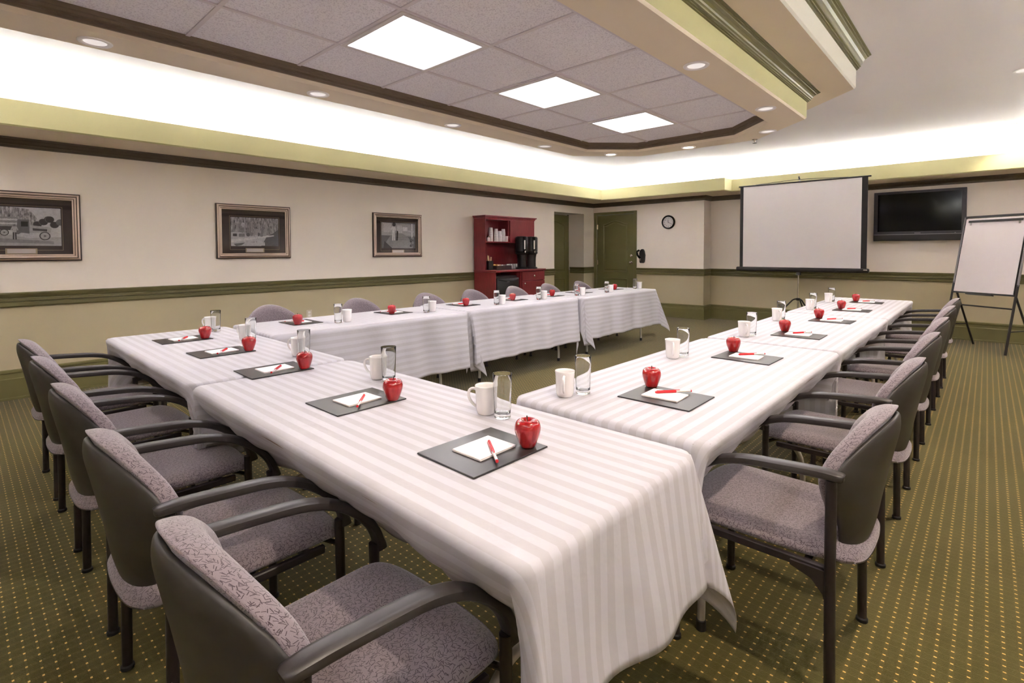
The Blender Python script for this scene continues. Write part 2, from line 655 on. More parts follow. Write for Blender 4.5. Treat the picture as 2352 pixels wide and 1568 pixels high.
wall_face(bm, (XR, Y2), (XR, YF), 0, ZC)
struct('wall_right', bm, WM)
bm = bmesh.new()
wall_face(bm, (XR, YF), (0, YF), 0, ZC)
struct('wall_front', bm, WM)

# ---- main ceiling
bm = bmesh.new()
quad(bm, ((0, YF, ZC), (0, Y2, ZC), (XR, Y2, ZC), (XR, YF, ZC)))
struct('ceiling', bm, M['ceiling'])

# ---- wall trims, swept along the walls (offset to the right-hand side = into the room)
wall_path = [(0, YF), (0, Y1), (XJ, Y1), (XJ, Y2), (XR, Y2), (XR, YF)]
bm = bmesh.new()
sweep(bm, [(0, 2.250), (.012, 2.252), (.014, 2.262), (.022, 2.266), (.024, 2.278), (.036, 2.290), (.048, 2.312), (.056, 2.318), (.060, 2.335), (0, 2.336)], wall_path, closed=True)
struct('trim_1', bm, M['trim_dark'])
rail = [(0, RB), (.018, RB + .002), (.022, RB + .014), (.022, RB + .040), (.014, RB + .044), (.014, RB + .050), (.026, RB + .055), (.026, RB + .075), (.016, RB + .079), (.016, RB + .086), (.024, RB + .092), (.030, RB + .110), (.034, RB + .122), (.034, RB + .132), (0, RB + .134)]
bm = bmesh.new()
sweep(bm, rail, [(0, YF), (0, OP0)], close_prof=True)
sweep(bm, rail, [(-OPD + .045, OP1), (0, OP1), (0, Y1), (.028, Y1)], close_prof=True)
sweep(bm, rail, [(1.075, Y1), (XJ, Y1), (XJ, Y2), (XR, Y2)], close_prof=True)
struct('trim_2', bm, M['trim'])
basep = [(0, 0), (.026, 0), (.026, .018), (.020, .022), (.020, .185), (.013, .192), (.013, .235), (.022, .243), (.022, .258), (.010, .267), (0, .268)]
bm = bmesh.new()
sweep(bm, basep, [(0, YF), (0, OP0)], close_prof=True)
struct('baseboard_left', bm, M['base'])
bm = bmesh.new()
sweep(bm, basep, [(-OPD + .045, OP1), (0, OP1), (0, Y1), (.028, Y1)], close_prof=True)
sweep(bm, basep, [(1.075, Y1), (XJ, Y1), (XJ, Y2), (XR, Y2)], close_prof=True)
struct('baseboard_back', bm, M['base'])

# ---- cove ledge round the walls: soffit, face, trough and the white wall above it
LD, LB, LT, LW = 0.60, 2.336, 2.552, 0.40
bm = bmesh.new()
sweep(bm, [(0, LB), (LD - .012, LB), (LD, LB + .012), (LD, LT - .006), (LD - .006, LT), (LD - .02, LT), (LD - .02, LB + .05), (LW, LB + .05), (LW, ZC)], wall_path, closed=True,
      mats=[0, 1, 1, 1, 1, 2, 2, 2])
struct('trim_3', bm, [M['soffit'], M['fascia'], M['wall_white']])
# lamps in the trough
for k, (a, b) in enumerate((((.556, YF + .62), (.556, Y1 - .62)), ((.62, Y1 - .556), (XJ + .52, Y1 - .556)), ((XJ + .62, Y2 - .556), (XR - .62, Y2 - .556)), ((XR - .556, Y2 - .62), (XR - .556, YF + .62)), ((XR - .62, YF + .556), (.62, YF + .556)))):
    bm = bmesh.new()
    tube(bm, [(a[0], a[1], LB + .085), (b[0], b[1], LB + .085)], .018, 8)
    lab = ['cove light tube hidden in the ledge above the framed pictures', 'cove light tube hidden in the ledge above the wall clock', 'cove light tube hidden in the ledge above the television', 'cove light tube in the ledge of the right-hand wall', 'cove light tube in the ledge of the front wall'][k]
    tag(obj('cove_light', bm, M['cove'], smooth=True), lab, 'light', 'cove lights')

# ---- dropped ring below the main ceiling: an elongated octagon
OX0, OX1, OY0, OY1, OC = 2.884, 5.27, -0.75, 5.385, 0.56
octo = [(OX0 + OC, OY0), (OX0, OY0 + OC), (OX0, OY1 - OC), (OX0 + OC, OY1), (OX1 - OC, OY1), (OX1, OY1 - OC), (OX1, OY0 + OC), (OX1 - OC, OY0)]
# this order runs clockwise seen from above, so its right-hand side points inwards
RZ, TZ = 2.39, 2.48
IN = .285
bm = bmesh.new()
sweep(bm, [(IN, RZ + .022), (IN - .018, RZ), (.012, RZ), (0, RZ + .012), (0, 2.532), (0, 2.60), (-.32 + .012, 2.60), (-.32, 2.612), (-.32, 2.752), (-.32, ZC)], octo, closed=True,
      mats=[0, 0, 0, 1, 1, 0, 2, 2, 2])
struct('trim_4', bm, [M['soffit'], M['fascia'], M['fascia_pale']])
def crown(o, z0, z1, out):
    h = z1 - z0
    return [(o, z0), (o - .12 * out, z0), (o - .12 * out, z0 + .07 * h), (o - .22 * out, z0 + .09 * h), (o - .22 * out, z0 + .17 * h), (o - .32 * out, z0 + .20 * h),
            (o - .34 * out, z0 + .30 * h), (o - .42 * out, z0 + .38 * h), (o - .46 * out, z0 + .52 * h), (o - .58 * out, z0 + .68 * h), (o - .72 * out, z0 + .76 * h),
            (o - .74 * out, z0 + .84 * h), (o - .86 * out, z0 + .86 * h), (o - .86 * out, z0 + .93 * h), (o - out, z0 + .95 * h), (o - out, z1)]
bm = bmesh.new()
sweep(bm, crown(0, 2.530, 2.600, .092), octo, closed=True)
struct('trim_5', bm, M['trim_olive'])
bm = bmesh.new()
sweep(bm, crown(-.32, 2.750, ZC, .095), octo, closed=True)
struct('trim_6', bm, M['trim_olive'])
bm = bmesh.new()
sweep(bm, [(IN, RZ + .022), (IN + .010, RZ + .024), (IN + .010, RZ + .036), (IN + .004, RZ + .040), (IN + .004, RZ + .048), (IN + .014, RZ + .054), (IN + .018, RZ + .066), (IN + .026, RZ + .070), (IN + .030, RZ + .086), (IN + .030, TZ)], octo, closed=True)
struct('trim_7', bm, M['trim_brown'])

# ---- tile ceiling inside the ring with its metal grid
def inset(path, o):
    P = [Vector((p[0], p[1])) for p in path]
    out = []
    n = len(P)
    for i in range(n):
        d1, d2 = (P[i] - P[i - 1]).normalized(), (P[(i + 1) % n] - P[i]).normalized()
        s1, s2 = Vector((d1.y, -d1.x)), Vector((d2.y, -d2.x))
        b = s1 + s2
        mm = b * (2 / b.length_squared)
        out.append((P[i].x + mm.x * o, P[i].y + mm.y * o))
    return out
tin = inset(octo, IN + .03)
XL = [3.088 + .602 * k for k in range(4)]       # grid lines across
YL = [-0.335 + .610 * k for k in range(10)]
def xspan(y):
    """x range of the inset octagon at a given y"""
    xs = []
    for i in range(len(tin)):
        a, b = tin[i], tin[(i + 1) % len(tin)]
        if (a[1] - y) * (b[1] - y) < 0:
            xs.append(a[0] + (b[0] - a[0]) * (y - a[1]) / (b[1] - a[1]))
    return (min(xs), max(xs)) if len(xs) >= 2 else None
def yspan(x):
    ys = []
    for i in range(len(tin)):
        a, b = tin[i], tin[(i + 1) % len(tin)]
        if (a[0] - x) * (b[0] - x) < 0:
            ys.append(a[1] + (b[1] - a[1]) * (x - a[0]) / (b[0] - a[0]))
    return (min(ys), max(ys)) if len(ys) >= 2 else None
bm = bmesh.new()
bm.faces.new([bm.verts.new((x, y, TZ)) for x, y in inset(octo, IN - .01)])
for y in YL:
    s = xspan(y)
    if s:
        box(bm, s[0], s[1], y - .011, y + .011, TZ - .006, TZ - .0005, 1)
for x in XL:
    s = yspan(x)
    if s:
        box(bm, x - .0112, x + .0112, s[0], s[1], TZ - .0066, TZ - .0003, 1)
M['tbar'] = mat('ceiling_grid', srgb(224, 216, 224), 0.5)
struct('ceiling_tiles', bm, [M['tile'], M['tbar']])

# ---- square lights in the tile ceiling
tro = None
for k, lab in ((6, 'square white ceiling panel light closest to the projector screen'), (4, 'square white ceiling panel light in the middle of the row of three'),
               (2, 'square white ceiling panel light over the near table row'), (0, None)):
    if lab is None:
        continue
    cx, cy = (XL[1] + XL[2]) / 2, YL[3 if k == 2 else 5 if k == 4 else 7] + .305
    if tro is None:
        tro = thing('ceiling_light', lab, 'light', (cx, cy, TZ), 0, 'panel lights in the tile ceiling')
        bm = bmesh.new()
        a, b = .296, .268
        for (x0, x1, y0, y1) in ((-a, a, -a, -b), (-a, a, b, a), (-a, -b, -b, b), (b, a, -b, b)):
            box(bm, x0, x1, y0, y1, -.014, -.0005, 0, .002, 1)
        obj('frame', bm, M['white_metal'], tro)
        bm = bmesh.new()
        box(bm, -b, b, -b, b, -.010, -.001)
        obj('diffuser', bm, M['lamp'], tro)
    else:
        dup(tro, (cx, cy, TZ), 0, lab)

# ---- recessed downlights
def downlight(x, y, z, label, lit, power, tilt=False):
    t = thing('recessed_downlight', label, 'light', (x, y, z), 0, 'recessed downlights')
    bm = bmesh.new()
    lathe(bm, [(.050, -.002), (.056, -.007), (.070, -.007), (.074, -.003), (.074, -.0004)], 32, cap_start=False, cap_end=False)
    obj('trim_ring', bm, M['ring_white'], t, True)
    bm = bmesh.new()
    lathe(bm, [(.050, -.002), (.045, -.0012), (.0, -.0008)], 32, cap_start=False, cap_end=False)
    obj('lens', bm, M['bulb'] if lit else M['bulb_dim'], t, True)
    ld = bpy.data.lights.new('downlight_lamp', 'SPOT')
    ld.energy = power
    ld.color = (0.99, 0.93, 0.96) if z < ZC - .1 else (1.0, 0.84, 0.66)
    ld.spot_size = math.radians(156 if z < ZC - .1 else 110)
    ld.spot_blend = 0.5
    ld.shadow_soft_size = 0.045
    lo = bpy.data.objects.new('downlight_lamp', ld)
    C.objects.link(lo)
    lo.parent = t
    lo.location = (0, 0, -.03)
    return t
ring_lights = [(3.005, .518, 0), (3.005, 1.717, 0), (3.007, 2.925, 0), (3.014, 4.162, 0), (3.265, 5.03, 1), (4.067, 5.255, 1), (4.90, 5.06, 0), (5.125, 4.243, 0), (5.118, 2.98, 0), (5.11, 1.78, 0)]
ring_names = ['white recessed downlight in the ring soffit over the first framed picture', 'white recessed downlight in the ring soffit, second along the picture wall', 'white recessed downlight in the ring soffit, third along the picture wall',
              'white recessed downlight in the ring soffit, fourth along the picture wall', 'glowing recessed downlight at the angled ring corner nearest the red hutch', 'glowing recessed downlight in the short ring side facing the projector screen',
              'white recessed downlight at the angled ring corner nearest the projector screen', 'white recessed downlight in the long green-edged ring side, next to its far corner',
              'white recessed downlight in the long green-edged ring side, second from its far corner', 'white recessed downlight in the green-edged ring side cut by the picture top']
for (x, y, lit), nm in zip(ring_lights, ring_names):
    downlight(x, y, RZ, nm, lit, SPOT_RING * (.65 if x > 5 else 1.0))
for (x, y, lit, nm) in ((6.60, 6.35, 0, 'white recessed downlight in the plain ceiling, above the flip chart easel'), (6.62, 9.00, 1, 'glowing recessed downlight in the plain ceiling beside the bright cove over the television'),
                        (6.60, 3.70, 0, 'recessed downlight in the plain ceiling over the aisle'), (6.60, 1.10, 0, 'recessed downlight in the plain ceiling over the near aisle')):
    downlight(x, y, ZC, nm, lit, SPOT_CEIL * (.35 if lit else 1))

# ---- sprinkler head under the ring corner
t = thing('sprinkler_head', 'small metal sprinkler head under the corner of the ceiling ring', 'sprinkler', (4.70, 5.34, RZ))
bm = bmesh.new()
lathe(bm, [(.026, -.0004), (.026, -.004), (.010, -.008), (.010, -.022), (.004, -.024), (.004, -.034)], 16, cap_start=False)
obj('body', bm, M['chrome'], t, True)
bm = bmesh.new()
lathe(bm, [(.020, -.036), (.020, -.038)], 16)
obj('deflector', bm, M['black'], t)

# ------------------------------------------------------------------ doors
def panel_door(name, w, h, m, arch=True):
    """leaf in local x 0..w, z 0..h, front face at y = 0 looking to -y"""
    bm = bmesh.new()
    box(bm, 0, w, 0, .04, 0.008, h, 0, .002, 1)
    s = .155
    def panel(x0, x1, z0, z1, arched):
        pts = [(x0, z0), (x1, z0), (x1, z1)]
        if arched:
            for k in range(1, 16):
                tt = k / 16
                xx = x1 + (x0 - x1) * tt
                zz = z1 + .075 * (1 - math.cos(2 * PI * tt)) / 2
                pts.append((xx, zz))
        pts.append((x0, z1))
        n = len(pts)
        cx, cz = (x0 + x1) / 2, (z0 + z1) / 2
        def sc(p, d):
            return (p[0] + (d if p[0] < cx - .01 else -d if p[0] > cx + .01 else 0) * (1 if abs(p[0] - x0) < .001 or abs(p[0] - x1) < .001 else .5), p[1] + (d if p[1] < cz else -d))
        loops = []
        for d, y in ((0, -.0005), (.004, -.010), (.014, -.010), (.022, -.002), (.036, -.001), (.052, -.007)):
            loops.append([bm.verts.new((*(sc(p, d)[:1]), y, sc(p, d)[1])) for p in pts])
        for a, b in zip(loops, loops[1:]):
            for i in range(n):
                bm.faces.new((a[i], a[(i + 1) % n], b[(i + 1) % n], b[i]))
        bm.faces.new(loops[-1])
    panel(s, w - s, .86, h - .16 - .04, arch)
    panel(s, w - s, .16, .72, False)
    return obj(name, bm, m, None, False, 'structure')

def hinge(parent, x, z):
    bm = bmesh.new()
    tube(bm, [(x, -.008, z - .05), (x, -.008, z + .05)], .007, 10)
    box(bm, x - .002, x + .02, -.004, .001, z - .05, z + .05)
    return obj('hinge', bm, M['brass'], parent, True)

d1 = panel_door('door_1', OP1 - OP0, 2.09, M['door'])
d1.location = (-OPD, OP0, 0)
d1.rotation_euler = (0, 0, PI / 2)
for z in (1.86, 1.06, .26):
    hinge(d1, OP1 - OP0 - .016, z)
d2 = panel_door('door_2', D1 - D0 - .006, DZ - .006, M['door'])
d2.location = (D0 + .003, Y1 + .012, 0)
for z in (1.83, 1.06, .28):
    hinge(d2, .004, z)
bm = bmesh.new()
lathe(bm, [(.032, 0), (.032, .006), (.012, .010), (.012, .035), (.022, .040), (.028, .052), (.026, .064), (.012, .070)], 20)
bmesh.ops.rotate(bm, verts=bm.verts, cent=(0, 0, 0), matrix=Matrix.Rotation(PI / 2, 3, 'X'))
bmesh.ops.translate(bm, verts=bm.verts, vec=(.84, 0, 1.06))
obj('door_knob', bm, M['chrome'], d2, True)
bm = bmesh.new()
lathe(bm, [(.028, 0), (.028, .010), (.014, .014), (.014, .020)], 20)
bmesh.ops.rotate(bm, verts=bm.verts, cent=(0, 0, 0), matrix=Matrix.Rotation(PI / 2, 3, 'X'))
box(bm, -.006, .006, -.035, -.018, -.018, .018)
bmesh.ops.translate(bm, verts=bm.verts, vec=(.84, 0, 1.205))
obj('deadbolt', bm, M['chrome'], d2, True)
# casing of the back door
bm = bmesh.new()
for x0, x1, z0, z1 in ((.030, D0 - .002, 0, 2.138), (D1 + .002, 1.073, 0, 2.138), (D0 - .002, D1 + .002, DZ, 2.138)):
    box(bm, x0, x1, Y1 - .018, Y1 + .02, z0, z1, 0, .003, 1)
obj('trim_8', bm, M['door'], None, False, 'structure')

# ------------------------------------------------------------------ tables and cloths
TH = 0.738       # table top height
def catenary(h, flare):
    out = flare * h
    return out, math.sqrt(max(h * h - out * out, 0))

def cloth_mesh(L, W, d, flare, abut, fold, seed):
    """L along local x, W along local y. d / flare: dicts of x0 x1 y0 y1. abut: sides pressed against another table.
    fold: depth and number of corner folds"""
    rnd = random.Random(seed)
    bm = bmesh.new()
    lay = bm.loops.layers.uv.verify()
    R = .050
    st = .0185
    def axis(half, lo, hi):
        a = -half - lo
        b = half + hi
        n = int(round((b - a) / st))
        return [a + (b - a) * i / n for i in range(n + 1)]
    us = axis(L / 2, d['x0'], d['x1'])
    vs = axis(W / 2, d['y0'], d['y1'])
    ph = [rnd.uniform(0, 6.28) for _ in range(6)]
    grid = []
    ro = .012
    for v in vs:
        row = []
        for u in us:
            qx = max(-L / 2 + R, min(L / 2 - R, u))
            qy = max(-W / 2 + R, min(W / 2 - R, v))
            dx, dy = u - qx, v - qy
            s = math.hypot(dx, dy)
            if s <= R - ro:
                z = TH + .003 + .0006 * math.sin(u * 5 + ph[0]) * math.sin(v * 7 + ph[1])
                row.append(bm.verts.new((u, v, z)))
                continue
            nx, ny = dx / s, dy / s
            h = s - (R - ro)
            kx, ky = ('x0' if dx < 0 else 'x1'), ('y0' if dy < 0 else 'y1')
            wx, wy = abs(nx), abs(ny)
            corner = min(1.0, 4 * wx * wx * wy * wy)       # 1 on the diagonal
            base = Vector((qx + nx * (R - ro), qy + ny * (R - ro), TH + .003))
            arc = ro * PI / 2
            if h < arc:
                a = h / ro
                row.append(bm.verts.new(base + Vector((nx * ro * math.sin(a), ny * ro * math.sin(a), -ro * (1 - math.cos(a))))))
                continue
            h2 = h - arc
            th = math.atan2(wy, wx)
            fx = 0.0 if kx in abut else 1.0
            fy = 0.0 if ky in abut else 1.0
            fl = flare[kx] * wx * wx + flare[ky] * wy * wy
            # folds gather the spare cloth at the corners
            amp, nf = fold
            if nf == 2 and ky == 'y1':
                nf = 1
            wave = corner ** .8 * amp * (0.35 + 0.65 * math.sin(nf * th * 2) ** 2)
            rip = 0.0
            if corner < .3:
                t = u if wy > wx else v
                a0 = min(1, h2 / .25)
                rip = .016 * a0 * (math.sin(t * 11 + ph[2]) + .6 * math.sin(t * 23 + ph[3]) + .5 * math.sin(t * 5 + ph[4])) * (fy if wy > wx else fx)
            out = h2 * (fl * (min(1.0, .35 + h2 / .30) if fl < 0 else 1.0) + wave)
            if fx == 0 and wx > wy:
                out *= .15
            if fy == 0 and wy > wx:
                out *= .15
            out = max(-h2 * .8, min(out, h2 * .92))
            dz = math.sqrt(h2 * h2 - out * out)
            ox, oy = nx * fx, ny * fy
            ln = math.hypot(ox, oy) or 1.0
            if corner > .02:
                ox, oy = ox / ln, oy / ln
            if corner > .02 and fx == 0:
                # beside the next table the corner folds back flat over its own side
                ox = -nx / wx * .80 * corner
                oy = ny / max(wy, 1e-6) * (.22 + .25 * math.sin(2 * th))
            p = base + Vector((nx * ro, ny * ro, -ro)) + Vector((ox * (out + rip), oy * (out + rip), -dz))
            # an end pressed against the next table stays behind its own edge
            if fx == 0 and wx > 0:
                p.x = max(-L / 2 - .004, min(L / 2 + .004, p.x))
            p.z = max(p.z, .02)
            row.append(bm.verts.new(p))
        grid.append(row)
    for j in range(len(vs) - 1):
        for i in range(len(us) - 1):
            f = bm.faces.new((grid[j][i], grid[j][i + 1], grid[j + 1][i + 1], grid[j + 1][i]))
            for lp, (uu, vv) in zip(f.loops, ((us[i], vs[j]), (us[i + 1], vs[j]), (us[i + 1], vs[j + 1]), (us[i], vs[j + 1]))):
                lp[lay].uv = (uu, vv)
    return bm

def folding_table(cx, cy, L, W, rot, label, cloth_label, d, flare, abut, fold, seed):
    t = thing('folding_table', label, 'table', (cx, cy, 0), rot, 'folding tables under white cloths')
    bm = bmesh.new()
    rc, ex, ey = .050, L / 2 - .006, W / 2 - .006
    poly = []
    for q in range(4):
        cx_, cy_ = (ex - rc) * (1, -1, -1, 1)[q], (ey - rc) * (1, 1, -1, -1)[q]
        poly += [(cx_ + rc * math.cos(PI / 2 * (q + k / 6)), cy_ + rc * math.sin(PI / 2 * (q + k / 6))) for k in range(7)]
    prism(bm, poly, 'z', TH - .030, TH - .002)
    obj('tabletop', bm, M['tabletop'], t)
    for sx in (-1, 1):
        x = sx * (L / 2 - .26)
        bm = bmesh.new()
        hw = W / 2 - .12
        # wishbone: a post from the top, spreading into two curved feet
        tube(bm, [(x, 0, TH - .032), (x, 0, .32)], .0135, 10)
        pts = smooth_pts([(x, -hw, .012), (x, -hw, .12), (x, -hw + .02, .22), (x, -hw + .10, .295), (x, -hw + .2, .315), (x, 0, .32), (x, hw - .2, .315), (x, hw - .10, .295), (x, hw - .02, .22), (x, hw, .12), (x, hw, .012)], 4)
        tube(bm, pts, .0135, 10)
        tube(bm, [(x - sx * .30, 0, TH - .036), (x, 0, .42)], .008, 8)
        box(bm, x - .02, x + .02, -hw, hw, TH - .045, TH - .0305)
        lg = obj('leg_frame', bm, M['tube'], t, True)
        for s in (-1, 1):
            bm = bmesh.new()
            lathe(bm, [(.0165, .0005), (.0165, .035), (.0138, .037)], 12, cx=x, cy=s * hw)
            obj('foot_cap', bm, M['glide'], lg, True)
    c = obj('tablecloth', cloth_mesh(L, W, d, flare, abut, fold, seed), M['cloth'], None, 'all', None, (cx, cy, 0), rot)
    tag(c, cloth_label, 'tablecloth', 'white striped tablecloths')
    md = c.modifiers.new('thickness', 'SOLIDIFY')
    md.thickness = .0012
    md.offset = 0
    return t

def D(x0, x1, y0, y1):
    return dict(x0=x0, x1=x1, y0=y0, y1=y1)

G = .010
# near row along x, its seats on the -y side
folding_table((2.095 + 3.922) / 2, 1.025, 3.922 - 2.095 - G, .742, 0, 'cloth-covered folding table in the near row, at its picture-wall end', 'white striped cloth on the near row table closest to the picture wall',
              D(.36, .34, .30, .44), D(.14, .0, -.60, .03), ('x1',), (.16, 1), 1)
folding_table((3.932 + 5.818) / 2, 1.025, 5.818 - 3.932 - G, .742, 0, 'cloth-covered folding table in the near row, at the open front corner', 'white striped cloth on the near row table with the hanging front corner',
              D(.30, .34, .30, .40), D(.0, .13, -.60, .03), ('x0',), (.19, 2), 2)
# easel-side row along y; local +x runs towards +y... rotated so that its -y side is the seat side at +x
def side_row(cx, y0, y1, W, seat_right, **kw):
    # rot +90: local x -> +y, local y -> -x, so the seat side (local -y) faces +x
    return dict(cx=cx, cy=(y0 + y1) / 2, L=y1 - y0 - G, W=W, rot=PI / 2 if seat_right else -PI / 2, **kw)
folding_table(**side_row(5.432, 1.445, 3.295, .765, True, label='cloth-covered folding table of the easel-side row, joined to the near row', cloth_label='white striped cloth on the easel-side table joined to the near row',
              d=D(.30, .40, .30, .44), flare=D(.02, 0, -.6, .08), abut=('x1',), fold=(.12, 1), seed=3))
folding_table(**side_row(5.432, 3.305, 5.145, .765, True, label='middle cloth-covered folding table of the easel-side row', cloth_label='white striped cloth on the middle table of the easel-side row',
              d=D(.40, .40, .30, .44), flare=D(0, 0, -.6, .08), abut=('x0', 'x1'), fold=(.2, 1), seed=4))
folding_table(**side_row(5.425, 5.155, 7.160, .765, True, label='cloth-covered folding table of the easel-side row, at its projector-screen end', cloth_label='white striped cloth on the easel-side table nearest the projector screen',
              d=D(.40, .40, .30, .44), flare=D(0, .1, -.6, .08), abut=('x0',), fold=(.22, 1), seed=5))
# picture-wall row, seats on the -x side (rot -90: local x -> -y, local y -> +x)
folding_table(**side_row(2.455, 1.440, 3.262, .775, False, label='cloth-covered folding table of the picture-wall row, joined to the near row', cloth_label='white striped cloth on the picture-wall table joined to the near row',
              d=D(.22, .42, .20, .505), flare=D(0, 0, -.5, .09), abut=('x0',), fold=(.26, 1), seed=6))
folding_table(**side_row(2.405, 3.272, 5.100, .775, False, label='middle cloth-covered folding table of the picture-wall row', cloth_label='white striped cloth on the middle table of the picture-wall row',
              d=D(.42, .40, .20, .505), flare=D(0, 0, -.5, .09), abut=('x0', 'x1'), fold=(.26, 1), seed=7))
folding_table(**side_row(2.425, 5.110, 7.020, .800, False, label='cloth-covered folding table of the picture-wall row, at its green-door end', cloth_label='white striped cloth on the picture-wall table nearest the green door',
              d=D(.38, .40, .20, .505), flare=D(.12, 0, -.5, .09), abut=('x1',), fold=(.24, 1), seed=8))

# ------------------------------------------------------------------ chairs
LEAN = [(.38, -.026), (.46, -.034), (.55, -.046), (.65, -.064), (.72, -.080), (.80, -.106), (.86, -.134)]
def make_chair(label):
    t = thing('armchair', label, 'chair', (0, 0, 0), 0, 'armchairs around the tables')
    HW = .256
    # rear legs (up to the arms) and front legs
    for sx in (-1, 1):
        bm = bmesh.new()
        tube(bm, [(sx * HW, -.004, .012), (sx * HW, 0, .42), (sx * HW, 0, .672)], .0145, 12)
        prism(bm, [(.006, .30), (.016, .345), (.045, .380), (.10, .398), (.10, .412), (.006, .412)], 'x', sx * HW - .006, sx * HW + .006)
        lg = obj('leg', bm, M['leg'], t, True)
        bm = bmesh.new()
        lathe(bm, [(.015, 0), (.0185, .002), (.0185, .012), (.0150, .016)], 14, cx=sx * HW, cy=-.004)
        obj('glide', bm, M['glide'], lg, True)
        bm = bmesh.new()
        tube(bm, [(sx * HW, .447, .012), (sx * HW, .445, .40), (sx * HW, .444, .486)], .0145, 12)
        lg = obj('leg', bm, M['leg'], t, True)
        bm = bmesh.new()
        lathe(bm, [(.015, 0), (.0185, .002), (.0185, .012), (.0150, .016)], 14, cx=sx * HW, cy=.447)
        obj('glide', bm, M['glide'], lg, True)
        # arm
        bm = bmesh.new()
        pts = smooth_pts([(sx * HW, -.031, .6845), (sx * HW, -.029, .6845), (sx * HW, -.022, .685), (sx * HW, .03, .686), (sx * HW, .13, .679), (sx * HW, .235, .668), (sx * HW, .315, .643), (sx * HW, .385, .596), (sx * HW, .435, .540), (sx * HW, .458, .488), (sx * HW, .462, .466)], 4)
        n = len(pts)
        wd = [lerp_table([(0, .012), (4, .026), (8, .040), (11, .046)], i) for i in range(n)]
        wd = [w if i < n - 5 else .042 for i, w in enumerate(wd)]
        tk = [lerp_table([(0, .008), (4, .017), (8, .025), (11, .027)], i) for i in range(n)]
        tk = [x if i < n - 6 else .027 + (i - n + 6) * .0022 for i, x in enumerate(tk)]
        strap(bm, pts, wd, tk, 14, 3.0)
        obj('armrest', bm, M['plastic'], t, True)
    # seat frame: side rails, cross rails and a front rod
    bm = bmesh.new()
    for sx in (-1, 1):
        box(bm, sx * .244 - .009, sx * .244 + .009, .0, .40, .396, .420, 0, .003, 1)
    box(bm, -.236, .236, .05, .07, .398, .416)
    box(bm, -.236, .236, .34, .36, .398, .416)
    obj('seat_frame', bm, M['leg'], t)
    bm = bmesh.new()
    for sx in (-1, 1):
        tube(bm, [(sx * .12, .37, .408), (sx * .20, .425, .408), (sx * HW, .444, .408)], .008, 8)
    obj('front_rod', bm, M['rod'], t, True)
    # seat cushion
    half = [(0, .492), (.09, .490), (.17, .482), (.222, .458), (.240, .41), (.240, .30), (.238, .18), (.234, .09), (.222, .02), (.195, -.030), (.14, -.062), (.07, -.072), (0, -.074)]
    ol = mirror_outline(half)
    def prof(r):
        return max(0.0, 1 - r ** 7) ** .42
    def top(p, r):
        wf = -max(0, p.y - .40) ** 1.5 * .55
        dish = -.010 * max(0, 1 - ((p.x / .2) ** 2 + ((p.y - .17) / .2) ** 2))
        edge = -.016 * max(0, (-.0 - p.y) / .07)
        return Vector((p.x, p.y, .428 + .040 * prof(r) + wf + dish + edge))
    def bot(p, r):
        return Vector((p.x * .99, p.y, .428 - .011 * prof(r) - .006 * max(0, (-.0 - p.y) / .07)))
    bm = bmesh.new()
    pad(bm, ol, RS, top, bot)
    obj('seat', bm, M['fabric'], t, 'all')
    # back shell and back cushion
    half = [(0, .820), (.062, .813), (.122, .792), (.176, .758), (.220, .712), (.243, .664), (.238, .620), (.212, .572), (.182, .525), (.164, .480), (.154, .448), (.126, .416), (.072, .400), (0, .396)]
    ol = mirror_outline(half)
    def y0(x, z):
        return lerp_table(LEAN, z) + .0 + 1.12 * x * x
    def sf(p, r):
        return Vector((p.x, y0(p.x, p.y) + .004 - .004 * (1 - r), p.y))
    def sb(p, r):
        return Vector((p.x, y0(p.x, p.y) - .002 - .034 * max(0, 1 - r ** 4) ** .6, p.y))
    bm = bmesh.new()
    pad(bm, ol, RS, sf, sb)
    obj('back_shell', bm, M['shell'], t, 'all')
    half = [(0, .840), (.058, .833), (.114, .812), (.166, .777), (.206, .734), (.230, .684), (.230, .645), (.210, .600), (.178, .555), (.156, .518), (.130, .490), (.072, .472), (0, .468)]
    ol = mirror_outline(half)
    def cf(p, r):
        return Vector((p.x, y0(p.x, p.y) + .012 + .058 * max(0, 1 - r ** 8) ** .45 - .022 * max(0, 1 - (r / .8) ** 2), p.y))
    def cb(p, r):
        return Vector((p.x, y0(p.x, p.y) + .006, p.y))
    bm = bmesh.new()
    pad(bm, ol, RS, cf, cb)
    obj('back_cushion', bm, M['fabric'], t, 'all')
    return t

ordn = ['first', 'second', 'third', 'fourth', 'fifth', 'sixth', 'seventh']
chairs = []
# near row (facing +y): from the open corner towards the picture wall
for k, x in enumerate((5.395, 4.690, 3.960, 3.235, 2.545)):
    ends = ('grey armchair at the near row closest to the hanging cloth corner', 'grey armchair second from the hanging cloth corner along the near row', 'grey armchair in the middle of the near row, third of five',
            'grey armchair fourth from the hanging cloth corner along the near row', 'grey armchair at the near row closest to the picture wall')
    chairs.append((x, .335, 0.0, ends[k]))
# easel-side row (facing -x)
for k, y in enumerate((1.875, 2.812, 3.745, 4.625, 5.612, 6.515)):
    ends = ('grey armchair alone at the front of the easel-side row, beside the hanging cloth corner', 'grey armchair second from the front along the easel-side row', 'grey armchair third from the front along the easel-side row',
            'grey armchair fourth from the front along the easel-side row', 'grey armchair fifth along the easel-side row, next to last before the flip chart', 'grey armchair last in the easel-side row, in front of the flip chart')
    chairs.append((6.092, y, PI / 2, ends[k]))
